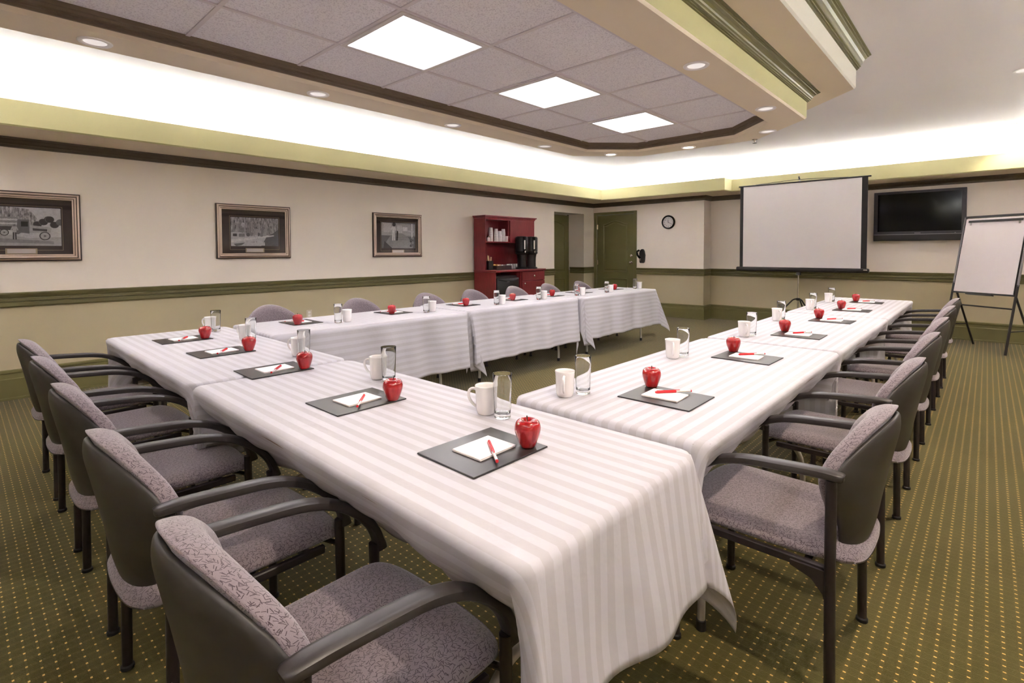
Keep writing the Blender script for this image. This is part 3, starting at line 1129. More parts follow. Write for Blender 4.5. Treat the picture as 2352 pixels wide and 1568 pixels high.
# picture-wall row (facing +x)
for k, y in enumerate((1.885, 2.752, 3.620, 4.320, 5.090, 5.810, 6.610)):
    chairs.append((1.790, y, -PI / 2, 'grey chair back %s from the near row, behind the picture-wall tables' % ordn[k] if k < 6 else 'grey chair back last behind the picture-wall tables, before the green doors'))
c0 = None
for x, y, rz, lab in chairs:
    if c0 is None:
        c0 = make_chair(lab)
        c0.location = (x, y, 0)
        c0.rotation_euler = (0, 0, rz)
    else:
        dup(c0, (x, y, 0), rz, lab)

# ------------------------------------------------------------------ place settings
TT = TH + .0042           # top of the cloth
def make_blotter(label):
    t = thing('desk_blotter', label, 'blotter', (0, 0, TT), 0, 'dark desk blotters')
    bm = bmesh.new()
    box(bm, -.118, .118, -.143, .143, .0004, .0036, 0, .001, 1)
    obj('board', bm, M['blotter_edge'], t)
    bm = bmesh.new()
    box(bm, -.1165, .1165, -.1415, .1415, .0037, .0044)
    obj('cover', bm, M['blotter'], t)
    return t
def make_notepad(label):
    bm = bmesh.new()
    for k in range(5):
        dx, dy, a = random.uniform(-.0012, .0012), random.uniform(-.0012, .0012), random.uniform(-.008, .008)
        vs = box(bm, -.056, .056, -.070, .070, .0003 + k * .0011, .0012 + k * .0011)
        bmesh.ops.rotate(bm, verts=vs, cent=(0, 0, 0), matrix=Matrix.Rotation(a, 3, 'Z'))
        bmesh.ops.translate(bm, verts=vs, vec=(dx, dy, 0))
    return tag(obj('notepad', bm, M['paper']), label, 'notepad', 'white notepads')
def make_pen(label):
    t = thing('pen', label, 'pen', (0, 0, 0), 0, 'red and white pens')
    bm = bmesh.new()
    tube(bm, [(0, -.012, .0045), (0, -.072, .0045)], .0040, 12)
    obj('barrel', bm, M['pen_white'], t, True)
    bm = bmesh.new()
    tube(bm, [(0, .072, .0045), (0, .066, .0045), (0, .012, .0045), (0, -.012, .0045)], [.0036, .0050, .0050, .0048], 12)
    box(bm, -.0014, .0014, -.028, .066, .0092, .0108)
    obj('cap', bm, M['pen_red'], t, True)
    bm = bmesh.new()
    tube(bm, [(0, -.0705, .0045), (0, -.075, .0045)], .0043, 12)
    obj('end_plug', bm, M['pen_red'], t, True)
    return t
def make_apple(label):
    t = thing('apple', label, 'apple', (0, 0, 0), 0, 'red apples on the blotters')
    bm = bmesh.new()
    prof = [(.004, .006), (.010, .0035), (.016, .001), (.021, .0015), (.025, .008), (.0295, .020), (.0340, .034), (.0372, .048), (.0376, .058), (.0348, .068), (.0290, .0755), (.0215, .0790), (.0140, .0765), (.0080, .0705), (.003, .0665)]
    pr = [(p.x, p.y) for p in smooth_pts([(a, b, 0) for a, b in prof], 3)]
    def lob(a, z):
        k = max(0, 1 - z / .045)
        k2 = max(0, (z - .06) / .02)
        return 1 + .035 * k * math.cos(5 * a) + .03 * k2 * math.cos(5 * a)
    lathe(bm, pr, 40, squash=lob)
    obj('fruit', bm, M['apple'], t, 'all')
    bm = bmesh.new()
    tube(bm, smooth_pts([(0, 0, .065), (.001, .001, .076), (.004, .002, .088)], 4), [.0012] * 6 + [.0016] * 2 + [.0022], 8)
    obj('stem', bm, M['stem'], t, True)
    return t
def make_mug(label):
    t = thing('coffee_mug', label, 'mug', (0, 0, TT), 0, 'white coffee mugs')
    bm = bmesh.new()
    lathe(bm, [(.026, 0.0), (.029, .0012), (.0315, .006), (.034, .016), (.0352, .040), (.0362, .070), (.0378, .092), (.0392, .0985), (.0385, .1000), (.0368, .0990), (.0350, .092), (.0335, .070), (.0325, .040), (.0305, .014), (.022, .008), (.004, .0072)], 40)
    obj('body', bm, M['ceramic'], t, 'all')
    bm = bmesh.new()
    pts = smooth_pts([(.034, 0, .083), (.046, 0, .086), (.058, 0, .081), (.063, 0, .068), (.060, 0, .052), (.050, 0, .036), (.033, 0, .022)], 5)
    tube(bm, pts, .0052, 10)
    obj('handle', bm, M['ceramic'], t, True)
    return t
def make_glass(label):
    bm = bmesh.new()
    lathe(bm, [(.004, 0.0006), (.022, .0006), (.0272, .0015), (.0280, .005), (.0286, .030), (.0318, .120), (.0330, .1505), (.0326, .1518), (.0318, .1505), (.0300, .120), (.0266, .030), (.0255, .019), (.021, .0165), (.004, .0160)], 40)
    return tag(obj('highball_glass', bm, M['glass'], None, 'all', None, (0, 0, TT)), label, 'glass', 'tall clear glasses')

# seats: (row, pad centre, apple, mug, glass)
N = 'near row'
seats = {
    'N': [((5.359, .998), (5.439, 1.097), (5.124, 1.239), (5.199, 1.243)), ((4.657, 1.012), (4.757, 1.106), (4.413, 1.263), (4.488, 1.268)), ((3.898, 1.020), (3.992, 1.125), (3.645, 1.254), (3.735, 1.244)),
          ((3.220, 1.006), (3.313, 1.121), (2.890, 1.252), (2.985, 1.254)), ((2.574, .985), (2.655, 1.092), (2.275, 1.237), (2.352, 1.250))],
    'E': [((5.498, 1.838), (5.393, 1.925), (5.198, 1.595), (5.232, 1.668)), ((5.481, 2.800), (5.375, 2.900), (5.192, 2.540), (5.214, 2.618)), ((5.491, 3.766), (5.381, 3.862), (5.236, 3.487), (5.256, 3.572)),
          ((5.502, 4.697), (5.391, 4.790), (5.170, 4.440), (5.176, 4.535)), ((5.481, 5.652), (5.386, 5.700), (5.172, 5.470), (5.178, 5.560)), ((5.460, 6.590), (5.353, 6.640), (5.146, 6.370), (5.160, 6.460))],
    'W': [((2.352, 1.869), (2.480, 1.785), (2.597, 2.138), (2.605, 2.056)), ((2.352, 2.745), (2.440, 2.670), (2.560, 3.040), (2.583, 2.950)), ((2.330, 3.632), (2.438, 3.575), (2.600, 3.950), (2.595, 3.868)),
          ((2.330, 4.400), (2.418, 4.310), (2.580, 4.680), (2.569, 4.596)), ((2.325, 5.110), (2.400, 5.060), (2.616, 5.410), (2.587, 5.325)), ((2.322, 5.745), (2.430, 5.660), (2.618, 6.075), (2.610, 5.985)), ((2.322, 6.555), (2.432, 6.480), (2.590, 6.915), (2.560, 6.835))],
}
row_txt = {'N': ['at the near row seat by the hanging cloth corner', 'at the second near row seat from the hanging cloth corner', 'on the seam of the near row, at its middle seat', 'at the fourth near row seat from the hanging cloth corner', 'at the near row seat closest to the picture wall'],
           'E': ['at the front seat of the easel-side row', 'at the second seat of the easel-side row', 'at the third seat of the easel-side row', 'at the fourth seat of the easel-side row', 'at the fifth seat of the easel-side row', 'at the last easel-side row seat, nearest the projector screen'],
           'W': ['at the first picture-wall row seat, next to the near row', 'at the second picture-wall row seat from the near row', 'at the third picture-wall row seat, by the first seam', 'at the fourth picture-wall row seat, in front of the cherry hutch', 'at the fifth picture-wall row seat, before the second seam', 'at the sixth picture-wall row seat from the near row', 'at the last picture-wall row seat, nearest the green door']}
ROT = {'N': 0.0, 'E': PI / 2, 'W': -PI / 2}
protos = {}
def place(kind, maker, loc, rotz, label):
    if kind not in protos:
        o = maker(label)
        protos[kind] = o
        o.location = loc
        o.rotation_euler = (0, 0, rotz)
        return o
    return dup(protos[kind], loc, rotz, label)
jit = random.Random(3)
for row in 'NEW':
    a = ROT[row]
    ca, sa = math.cos(a), math.sin(a)
    def loc(dx, dy):
        return dx * ca - dy * sa, dx * sa + dy * ca
    for k, (pd, ap, mg, gl) in enumerate(seats[row]):
        w = row_txt[row][k]
        ja = jit.uniform(-.03, .03)
        place('blotter', make_blotter, (pd[0], pd[1], TT), a + ja, 'dark grey desk blotter ' + w)
        dx, dy = loc(.000, .004)
        place('notepad', make_notepad, (pd[0] + dx, pd[1] + dy, TT + .0045), a + ja + .03, 'small white notepad ' + w)
        # pen: its cap points to the table middle, its plain end to the sitter's right
        dx, dy = loc(.045, -.008)
        ang = math.atan2(.087, -.117)
        o = place('pen', make_pen, (pd[0] + dx, pd[1] + dy, TT + .0102), a + ang - PI / 2 + jit.uniform(-.08, .08), 'red-capped white pen ' + w)
        if not (row == 'W' and k == 5):
            place('apple', make_apple, (ap[0], ap[1], TT + .0045), jit.uniform(0, 6.28), 'shiny red apple ' + w)
        else:
            place('apple', make_apple, (ap[0], ap[1], TT + .0045), jit.uniform(0, 6.28), 'half-hidden red apple ' + w)
        hx, hy = loc(-.86, -.50)
        place('mug', make_mug, (mg[0], mg[1], TT), math.atan2(hy, hx) + jit.uniform(-.15, .15), 'white coffee mug ' + w)
        place('glass', make_glass, (gl[0], gl[1], TT), 0, 'tall clear drinking glass ' + w)

# ------------------------------------------------------------------ framed pictures on the left wall
def picture(y0, y1, z0, z1, py0, py1, pz0, pz1, label, scene):
    t = thing('framed_picture', label, 'picture', (0, (y0 + y1) / 2, z0), 0, 'framed old photographs')
    cy = (y0 + y1) / 2
    W, H = y1 - y0, z1 - z0
    def fr(bm, off0, off1, x0, x1, mi=0):
        a, b, h = -W / 2 + off0, W / 2 - off0, H - off0
        c, d, g = -W / 2 + off1, W / 2 - off1, H - off1
        o = [(a, off0), (b, off0), (b, h), (a, h)]
        i = [(c, off1), (d, off1), (d, g), (c, g)]
        for k in range(4):
            k2 = (k + 1) % 4
            quad(bm, ((x0, *o[k]), (x0, *o[k2]), (x1, *i[k2]), (x1, *i[k])), mi)
    bm = bmesh.new()
    prof = [(0, .002, 1), (0, .024, 1), (.010, .026, 1), (.012, .034, 0), (.026, .038, 0), (.032, .030, 1), (.036, .028, 0), (.046, .026, 0), (.050, .020, 1), (.054, .020, 0), (.062, .016, 0), (.066, .010, 1)]
    for (o0, x0, _), (o1, x1, mi) in zip(prof, prof[1:]):
        fr(bm, o0, o1, x0, x1, mi)
    obj('frame', bm, [M['frame_bronze'], M['frame_dark']], t)
    bm = bmesh.new()
    quad(bm, ((.010, -W / 2 + .06, .06), (.010, W / 2 - .06, .06), (.010, W / 2 - .06, H - .06), (.010, -W / 2 + .06, H - .06)))
    obj('mat_board', bm, M['mat_brown'], t)
    a, b, c, d = py0 - cy, py1 - cy, pz0 - z0, pz1 - z0
    bm = bmesh.new()
    e = .012
    for q in (((a - e, c - .042), (b + e, c - .0395)), ((a - e, d + e), (b + e, d + e + .0025)), ((a - e, c - .042), (a - e + .0025, d + e)), ((b + e - .0025, c - .042), (b + e, d + e))):
        box(bm, .0102, .0110, q[0][0], q[1][0], q[0][1], q[1][1])
    obj('gold_line', bm, M['gold_line'], t)
    bm = bmesh.new()
    pw = .095 * W / .85
    box(bm, .0108, .0118, -pw - .012, pw + .012, c - .074, c - .024, 1)
    box(bm, .0119, .0124, -pw, pw, c - .068, c - .030, 0)
    obj('caption_plate', bm, [M['plate'], M['gold_line']], t)
    bm = bmesh.new()
    mats = [M['g%d' % i] for i in range(7)] + [M['trees']]
    w, h = b - a, d - c
    def P(u, v):
        u, v = min(1, max(0, u)), min(1, max(0, v))
        return (a + u * w, c + v * h)
    cnt = [0]
    def poly(pts, mi):
        cnt[0] += 1
        x = .0112 + .00007 * cnt[0]
        f = bm.faces.new([bm.verts.new((x, *P(u, v))) for u, v in pts])
        f.material_index = mi
    def disc(u, v, r, mi, n=14, sx=1.0):
        poly([(u + r * sx * math.cos(2 * PI * i / n), v + r * w / h * math.sin(2 * PI * i / n)) for i in range(n)], mi)
    scene(poly, disc)
    obj('print', bm, mats, t)
    bm = bmesh.new()
    box(bm, .0145, .0160, -W / 2 + .062, W / 2 - .062, .062, H - .062)
    obj('glass_pane', bm, M['pane'], t)
    return t

def man(poly, disc, u, v, s, mi=4, legs=2):
    disc(u, v + .92 * s, .035 * s, 2)
    poly([(u - .07 * s, v + .84 * s), (u + .07 * s, v + .84 * s), (u + .055 * s, v + .45 * s), (u - .055 * s, v + .45 * s)], mi)
    poly([(u - .055 * s, v + .46 * s), (u - .005 * s, v + .46 * s), (u - .015 * s, v), (u - .06 * s, v)], legs)
    poly([(u + .005 * s, v + .46 * s), (u + .055 * s, v + .46 * s), (u + .06 * s, v), (u + .015 * s, v)], legs)
    poly([(u - .07 * s, v + .84 * s), (u - .12 * s, v + .62 * s), (u - .09 * s, v + .58 * s), (u - .05 * s, v + .74 * s)], mi)
    poly([(u + .07 * s, v + .84 * s), (u + .12 * s, v + .62 * s), (u + .09 * s, v + .58 * s), (u + .05 * s, v + .74 * s)], mi)

def scene_truck(poly, disc):
    poly([(0, 0), (1, 0), (1, 1), (0, 1)], 5)
    poly([(0, .45), (.62, .45), (.70, .72), (.60, .95), (.40, 1), (0, 1)], 7)
    for i in range(9):
        disc(.70 + .05 * (i % 4) + .02 * i, .56 + .07 * (i % 3), .055, 1 + i % 2)
    poly([(0, 0), (1, 0), (1, .24), (.6, .20), (0, .38)], 4)
    poly([(.0, .10), (.9, .05), (.9, .12), (0, .22)], 3)
    for k in range(5):                      # logs
        z = .50 + .05 * k
        poly([(0, z), (.46, z + .005), (.46, z + .040), (0, z + .042)], 5 if k % 2 else 3)
    poly([(0, .40), (.50, .40), (.50, .50), (0, .50)], 1)
    poly([(.44, .30), (.60, .30), (.60, .68), (.46, .68)], 2)      # cab
    poly([(.50, .50), (.585, .50), (.585, .63), (.50, .63)], 0)
    poly([(.60, .34), (.86, .34), (.88, .46), (.84, .50), (.60, .54)], 4)   # bonnet
    poly([(.64, .40), (.82, .38), (.82, .44), (.64, .46)], 1)
    poly([(.46, .29), (.70, .24), (.72, .29), (.50, .34)], 5)
    for u, v, r in ((.30, .34, .055), (.20, .36, .05), (.79, .26, .072)):
        disc(u, v, r, 1)
        disc(u, v, r * .78, 4)
        disc(u, v, r * .25, 2)
    man(poly, disc, .42, .16, .40, 4, 1)

def scene_loggers(poly, disc):
    poly([(0, 0), (1, 0), (1, 1), (0, 1)], 5)
    poly([(0, .40), (1, .40), (1, 1), (0, 1)], 7)
    for i in range(12):
        u = .05 + .075 * i
        poly([(u - .025, .42), (u + .025, .42), (u + .004, .72 + .24 * ((i * 7) % 5) / 5), (u - .004, .72 + .24 * ((i * 7) % 5) / 5)], 3 + (i % 2))
    poly([(.78, 0), (1, 0), (1, .60), (.92, .52)], 2)
    poly([(.62, 0), (.82, 0), (.93, .5), (.75, .36)], 2)
    poly([(0, .28), (.30, .30), (.30, .48), (0, .48)], 5)
    poly([(.04, .34), (.12, .34), (.12, .43), (.04, .43)], 1)
    poly([(.16, .32), (.28, .33), (.28, .44), (.16, .43)], 3)
    poly([(0, .12), (.9, .36), (.9, .40), (0, .22)], 6)
    poly([(.1, .0), (.55, .12), (.55, .17), (.05, .08)], 2)
    poly([(.2, .02), (.7, .02), (.7, .14), (.3, .14)], 5)
    for i in range(6):
        disc(.35 + .07 * i, .40 + .02 * (i % 2), .04, 2 + i % 3)
    man(poly, disc, .25, .46, .42, 5, 3)
    man(poly, disc, .52, .14, .56, 4, 5)

def scene_worker(poly, disc):
    poly([(0, 0), (1, 0), (1, 1), (0, 1)], 3)
    poly([(0, .5), (1, .5), (1, .94), (0, 1)], 4)
    poly([(.05, .62), (.28, .62), (.28, .98), (.05, .98)], 5)
    poly([(.45, .55), (.60, .55), (.60, .9), (.45, .92)], 5)
    poly([(.62, .68), (.76, .68), (.76, .84), (.62, .84)], 6)
    poly([(0, 0), (1, 0), (1, .44), (0, .50)], 2)
    disc(.50, -.06, .42, 3)
    poly([(.05, .0), (.30, .0), (.08, .28)], 1)
    poly([(.88, .34), (.915, .34), (.915, .98), (.88, .98)], 6)
    poly([(.78, .66), (.96, .62), (.96, .68), (.78, .72)], 5)
    for i in range(6):
        disc(.86 + .03 * (i % 3), .10 + .06 * i, .035, 1 + i % 3)
    poly([(.42, .30), (.46, .30), (.48, .66), (.44, .70)], 0)
    man(poly, disc, .34, .30, .66, 6, 6)
    disc(.36, .93, .05, 1)

def frame_y(y0, y1):
    return y0, y1
picture(-.012, .822, 1.236, 1.864, .135, .679, 1.376, 1.723, 'bronze-framed old photograph of a log truck, cut by the photo edge', scene_truck)
picture(1.996, 2.836, 1.236, 1.864, 2.152, 2.691, 1.382, 1.716, 'bronze-framed old photograph of two loggers, middle of the three pictures', scene_loggers)
picture(4.008, 4.860, 1.233, 1.865, 4.152, 4.745, 1.361, 1.733, 'bronze-framed old photograph of a mill worker, next to the cherry hutch', scene_worker)

# wall outlet
t = thing('wall_outlet', 'small pale wall outlet above the cloth behind the picture-wall row', 'outlet', (0, 3.067, .450))
bm = bmesh.new()
box(bm, .0003, .007, -.036, .036, 0, .115, 0, .002, 1)
obj('cover_plate', bm, M['outlet'], t)
bm = bmesh.new()
for z in (.030, .070):
    box(bm, .0072, .009, -.016, .016, z, z + .028)
obj('socket', bm, M['paper'], t)

# ------------------------------------------------------------------ coffee hutch
hy0, hy1 = 5.935, 7.185
t = thing('coffee_hutch', 'tall cherry red coffee hutch with open shelf against the left wall', 'cabinet', (0, (hy0 + hy1) / 2, 0))
oy = (hy0 + hy1) / 2
a, b = hy0 - oy, hy1 - oy
X0 = .040
HD, BD = .31, .535
CT = .998
bm = bmesh.new()
th = .022
# upper part: sides, back, top, shelf, divider, door bay
box(bm, X0, HD, a, a + th, CT, 1.855)
box(bm, X0, HD, b - th, b, CT, 1.855)
box(bm, X0, X0 + .012, a + th, b - th, CT, 1.855)
box(bm, X0 + .012, HD - .0004, a + th, b - th, 1.838, 1.8548)
box(bm, X0 + .012, HD - .0006, a + th, b - th, 1.452, 1.472)
obj('upper_case', bm, M['cherry'], t)
bm = bmesh.new()
box(bm, X0, HD - .022, 6.535 - oy - .02, 6.535 - oy, 1.472, 1.838)
obj('divider', bm, M['cherry'], t)
bm = bmesh.new()
box(bm, HD - .021, HD + .001, 6.540 - oy, b - .004, 1.456, 1.838, 0, .002, 1)
obj('door', bm, M['cherry'], t)
bm = bmesh.new()
pr = [(0, 1.852), (.004, 1.856), (.010, 1.866), (.012, 1.878), (.026, 1.888), (.034, 1.892), (.034, 1.906), (0, 1.906)]
sweep(bm, [(-o, z) for o, z in pr], [(X0, a), (HD, a), (HD, b), (X0, b)][::-1], close_prof=True)
box(bm, X0, HD - .001, a + .001, b - .001, 1.8901, 1.905)
obj('crown_moulding', bm, M['cherry'], t)
# base
bm = bmesh.new()
box(bm, X0, BD, a, a + th, .08, .962)
box(bm, X0, BD, b - th, b, .08, .962)
box(bm, X0, X0 + .012, a + th, b - th, .08, .962)
box(bm, X0, BD, 6.552 - oy, 6.552 - oy + th, .08, .962)
box(bm, X0 + .012, BD - .02, a + th, b - th, .0801, .10)
box(bm, X0, BD - .04, a + .002, b - .002, .0, .0799)
obj('base_case', bm, M['cherry'], t)
bm = bmesh.new()
box(bm, X0, BD + .030, a - .012, b + .022, .963, CT, 0, .006, 2)
obj('countertop', bm, M['cherry'], t)
def knob(parent, y, z):
    bm = bmesh.new()
    lathe(bm, [(.008, 0), (.008, .010), (.015, .016), (.017, .022), (.012, .028), (.004, .030)], 16)
    bmesh.ops.rotate(bm, verts=bm.verts, cent=(0, 0, 0), matrix=Matrix.Rotation(PI / 2, 3, 'Y'))
    bmesh.ops.translate(bm, verts=bm.verts, vec=(BD + .021, y, z))
    obj('knob', bm, M['chrome'], parent, True)
bm = bmesh.new()
box(bm, BD + .001, BD + .020, 6.578 - oy, b - .004, .800, .955, 0, .003, 1)
dr = obj('drawer', bm, M['cherry'], t)
knob(dr, 6.875 - oy, .878)
bm = bmesh.new()
box(bm, BD + .001, BD + .020, 6.578 - oy, b - .004, .105, .792, 0, .003, 1)
dr = obj('door', bm, M['cherry'], t)
knob(dr, 6.625 - oy, .750)

# mini fridge in the hutch bay
f = thing('mini_fridge', 'black mini fridge under the counter of the cherry hutch', 'fridge', (0, 6.265, .101))
bm = bmesh.new()
box(bm, .10, .475, -.268, .268, 0, .795, 0, .006, 1)
obj('body', bm, M['black'], f)
bm = bmesh.new()
box(bm, .477, .520, -.268, .268, .004, .760, 0, .012, 3)
fd = obj('door', bm, M['black'], f, True)
bm = bmesh.new()
strap_pts = [(.528, -.25 + .05 * k, .742 - .03 * math.sin(PI * k / 10)) for k in range(11)]
tube(bm, strap_pts, .007, 8)
obj('handle', bm, M['gloss_black'], fd, True)
bm = bmesh.new()
box(bm, .5205, .5225, -.030, .030, .695, .712)
obj('badge', bm, M['silver'], fd)

# airpots
def make_airpot(label):
    p = thing('coffee_airpot', label, 'airpot', (0, 0, CT), 0, 'black coffee dispensers')
    bm = bmesh.new()
    lathe(bm, [(.105, .0005), (.108, .004), (.108, .022), (.080, .034), (.078, .12), (.082, .20), (.092, .255), (.112, .270), (.114, .292), (.104, .298)], 28)
    obj('stand', bm, M['black'], p, True)
    bm = bmesh.new()
    lathe(bm, [(.104, .2985), (.112, .304), (.112, .540), (.108, .552), (.092, .566), (.030, .572)], 28)
    obj('flask', bm, M['black'], p, True)
    bm = bmesh.new()
    box(bm, .100, .132, -.026, .026, .300, .560, 0, .008, 2)
    sg = obj('gauge_panel', bm, M['gloss_black'], p, True)
    bm = bmesh.new()
    box(bm, .1325, .1345, -.011, .011, .345, .500)
    obj('sight_glass', bm, M['plate'], sg)
    bm = bmesh.new()
    tube(bm, [(.105, 0, .310), (.150, 0, .302), (.152, 0, .282)], .009, 10)
    box(bm, .128, .162, -.012, .012, .306, .318, 0, .003, 1)
    obj('tap', bm, M['chrome'], p, True)
    return p
ap = make_airpot('black coffee airpot on the hutch counter, the one by the sugar cups')
ap.location = (.405, 6.735, CT)
ap.rotation_euler = (0, 0, -.45)
dup(ap, (.405, 6.990, CT), -.45, 'black coffee airpot at the outer end of the hutch counter')

# foam cup stacks on the shelf
SH = 1.4725
def cup_stack(y, x, n, label, tall=.094, grp='stacked foam cups'):
    bm = bmesh.new()
    pr = []
    for k in range(n):
        z = k * .018 if n > 1 else 0
        pr += [(.036 - .0002 * k, z + .0), (.0405 - .0002 * k, z + .004), (.0395 - .0002 * k, z + .008)]
    zt = pr[-1][1]
    pr += [(.034, zt + .045), (.030, zt + tall - .012), (.029, zt + tall - .008), (.010, zt + tall - .008)]
    pr[0] = (.036, .0003)
    lathe(bm, pr, 20)
    tag(obj('cup_stack', bm, M['foam'], None, True, None, (x, y, SH)), label, 'cup stack', grp)
cup_stack(6.190, .185, 9, 'tallest stack of white foam cups on the hutch shelf')
cup_stack(6.285, .215, 8, 'white foam cup stack second along the hutch shelf')
cup_stack(6.375, .215, 6, 'shorter white foam cup stack, third along the hutch shelf')
cup_stack(6.465, .215, 8, 'white foam cup stack fourth along the hutch shelf')
bm = bmesh.new()
lathe(bm, [(.030, .0003), (.038, .002), (.045, .085), (.048, .098), (.045, .098), (.040, .085), (.033, .006), (.004, .005)], 20)
tag(obj('foam_cup', bm, M['foam'], None, True, None, (.240, 6.502 - .02 + .045, SH)), 'short wide white foam cup at the end of the hutch shelf stacks', 'cup')
t = thing('condiment_jar', 'small glass jar with a shiny lid on the hutch shelf', 'jar', (.225, 6.090, SH))
bm = bmesh.new()
lathe(bm, [(.028, .0003), (.030, .004), (.030, .060), (.024, .070), (.004, .070)], 18)
obj('jar_body', bm, M['foam'], t, True)
bm = bmesh.new()
lathe(bm, [(.027, .0705), (.027, .088), (.006, .092)], 18)
obj('lid', bm, M['chrome'], t, True)
# on the counter
t = thing('stirrer_holder', 'black square holder of wooden stirrers on the hutch counter', 'holder', (.235, 6.085, CT))
bm = bmesh.new()
for q in ((-.055, .055, -.055, -.050, 0.0005, .150), (-.055, .055, .050, .055, .0005, .150), (-.055, -.050, -.05, .05, .0005, .150), (.050, .055, -.05, .05, .0005, .150), (-.05, .05, -.05, .05, .0005, .006)):
    box(bm, *q)
obj('bin', bm, M['black'], t)
for k in range(7):
    bm = bmesh.new()
    x, y = jit.uniform(-.03, .03), -.035 + .011 * k
    w = .013 if k > 2 else .004
    box(bm, x - .001, x + .001, y - w, y + w, .02, .225 + jit.uniform(-.02, .05))
    bmesh.ops.rotate(bm, verts=bm.verts, cent=(x, y, .02), matrix=Matrix.Rotation(jit.uniform(-.12, .16), 3, 'X'))
    obj('stirrer', bm, M['wood_stick'], t)
t = thing('condiment_tray', 'dark low tray of sugar and creamer packets on the hutch counter', 'tray', (.275, 6.335, CT))
bm = bmesh.new()
for q in ((-.085, .085, -.185, -.177, .0005, .066), (-.085, .085, .177, .185, .0005, .066), (-.085, -.077, -.177, .177, .0005, .066), (.077, .085, -.177, .177, .0005, .066), (-.077, .077, -.177, .177, .0005, .008), (-.077, .077, -.045, -.041, .008, .06)):
    box(bm, *q)
obj('tray_body', bm, M['wicker'], t)
def packet(parent_loc, y, x, z, m, label, rot):
    bm = bmesh.new()
    box(bm, -.004, .004, -.022, .022, 0, .060, 0, .002, 1)
    bmesh.ops.rotate(bm, verts=bm.verts, cent=(0, 0, 0), matrix=Matrix.Rotation(rot, 3, 'Z'))
    o = obj('sugar_packet', bm, m, None, False, None, (.275 + x, 6.335 + y, CT + z))
    return tag(o, label, 'packet', 'yellow packets in the tray' if m is M['yellow'] else 'white packets in the tray')
for k in range(6):
    packet(None, -.150 + .020 * k, -.03 + .014 * k, .030, M['yellow'], 'yellow packet standing in the dark tray on the hutch counter', .3 + .1 * k)
for k in range(8):
    packet(None, -.015 + .024 * k, -.04 + .010 * k, .022, M['paper'], 'white packet standing in the dark tray on the hutch counter', .2 + .1 * k)
for k in range(4):
    bm = bmesh.new()
    lathe(bm, [(.034, .0005), (.036, .003), (.033, .060), (.030, .084), (.027, .088), (.004, .088)], 20)
    tag(obj('upturned_cup', bm, M['ceramic'], None, True, None, (.215, 6.580 + .076 * k, CT)),
        'white upturned cup on the hutch counter beside the airpots', 'cup', 'upturned white cups on the hutch counter')

# ------------------------------------------------------------------ wall clock
t = thing('wall_clock', 'round black-rimmed wall clock with white face near the green door', 'clock', (1.770, Y1, 1.866))
def ring_y(bm, prof, seg=40, mi=0, cap_end=False):
    """lathe about the y axis looking to -y: prof of (radius, distance from wall)"""
    b2 = bmesh.new()
    lathe(b2, [(r, d) for r, d in prof], seg, cap_start=False, cap_end=cap_end)
    bmesh.ops.rotate(b2, verts=b2.verts, cent=(0, 0, 0), matrix=Matrix.Rotation(PI / 2, 3, 'X'))
    me = bpy.data.meshes.new('tmp')
    b2.to_mesh(me)
    b2.free()
    bm.from_mesh(me)
    bpy.data.meshes.remove(me)
bm = bmesh.new()
ring_y(bm, [(.137, .001), (.137, .030), (.128, .042), (.112, .040), (.106, .026)])
obj('rim', bm, M['gloss_black'], t, True)
bm = bmesh.new()
ring_y(bm, [(.108, .018), (.004, .018)], 40, 0, True)
obj('face', bm, M['paper'], t)
bm = bmesh.new()
for k in range(1, 13):
    cu = bpy.data.curves.new('num', 'FONT')
    cu.body = str(k)
    cu.size = .034
    cu.align_x = 'CENTER'
    cu.align_y = 'CENTER'
    to = bpy.data.objects.new('num', cu)
    C.objects.link(to)
    dg = bpy.context.evaluated_depsgraph_get()
    me = bpy.data.meshes.new_from_object(to.evaluated_get(dg))
    an = PI / 2 - k * PI / 6
    me.transform(Matrix.Translation((.084 * math.cos(an), -.0192, .084 * math.sin(an))) @ Matrix.Rotation(PI / 2, 4, 'X'))
    bm.from_mesh(me)
    bpy.data.objects.remove(to)
    bpy.data.curves.remove(cu)
    bpy.data.meshes.remove(me)
obj('numerals', bm, M['numeral'], t, recalc=False)
def hand(name, an, ln, w, y):
    bm = bmesh.new()
    box(bm, -w, w, -y - .0015, -y, -.018, ln)
    bmesh.ops.rotate(bm, verts=bm.verts, cent=(0, 0, 0), matrix=Matrix.Rotation(an, 3, 'Y'))
    obj(name, bm, M['numeral'], t)
hand('hour_hand', math.radians(-8), .052, .0035, .0205)
hand('minute_hand', math.radians(120), .080, .0025, .0225)
bm = bmesh.new()
ring_y(bm, [(.108, .036), (.004, .036)], 40, 0, True)
obj('cover_glass', bm, M['pane'], t)

# ------------------------------------------------------------------ wall dispenser
t = thing('wall_dispenser', 'black wall dispenser with chrome details beside the green door', 'dispenser', (1.205, Y1, 1.056))
bm = bmesh.new()
pr = [(-.045, .0), (.045, .0), (.062, .04), (.068, .16), (.058, .24), (.036, .282), (.004, .290), (-.040, .262), (-.060, .20), (-.058, .06)]
prism(bm, pr, 'y', -.045, -.001)
bmesh.ops.bevel(bm, geom=bm.edges[:], offset=.008, segments=2, affect='EDGES')
obj('housing', bm, M['black'], t, True)
bm = bmesh.new()
tube(bm, smooth_pts([(-.050, -.050, .262), (-.072, -.085, .235), (-.066, -.095, .175), (-.045, -.075, .125), (-.03, -.052, .10)], 5), .020, 12)
obj('spout_arm', bm, M['gloss_black'], t, True)
bm = bmesh.new()
b2 = [(-.028, -.052, .050), (-.028, -.058, .100)]
tube(bm, b2, .014, 12)
obj('push_button', bm, M['chrome'], t, True)
bm = bmesh.new()
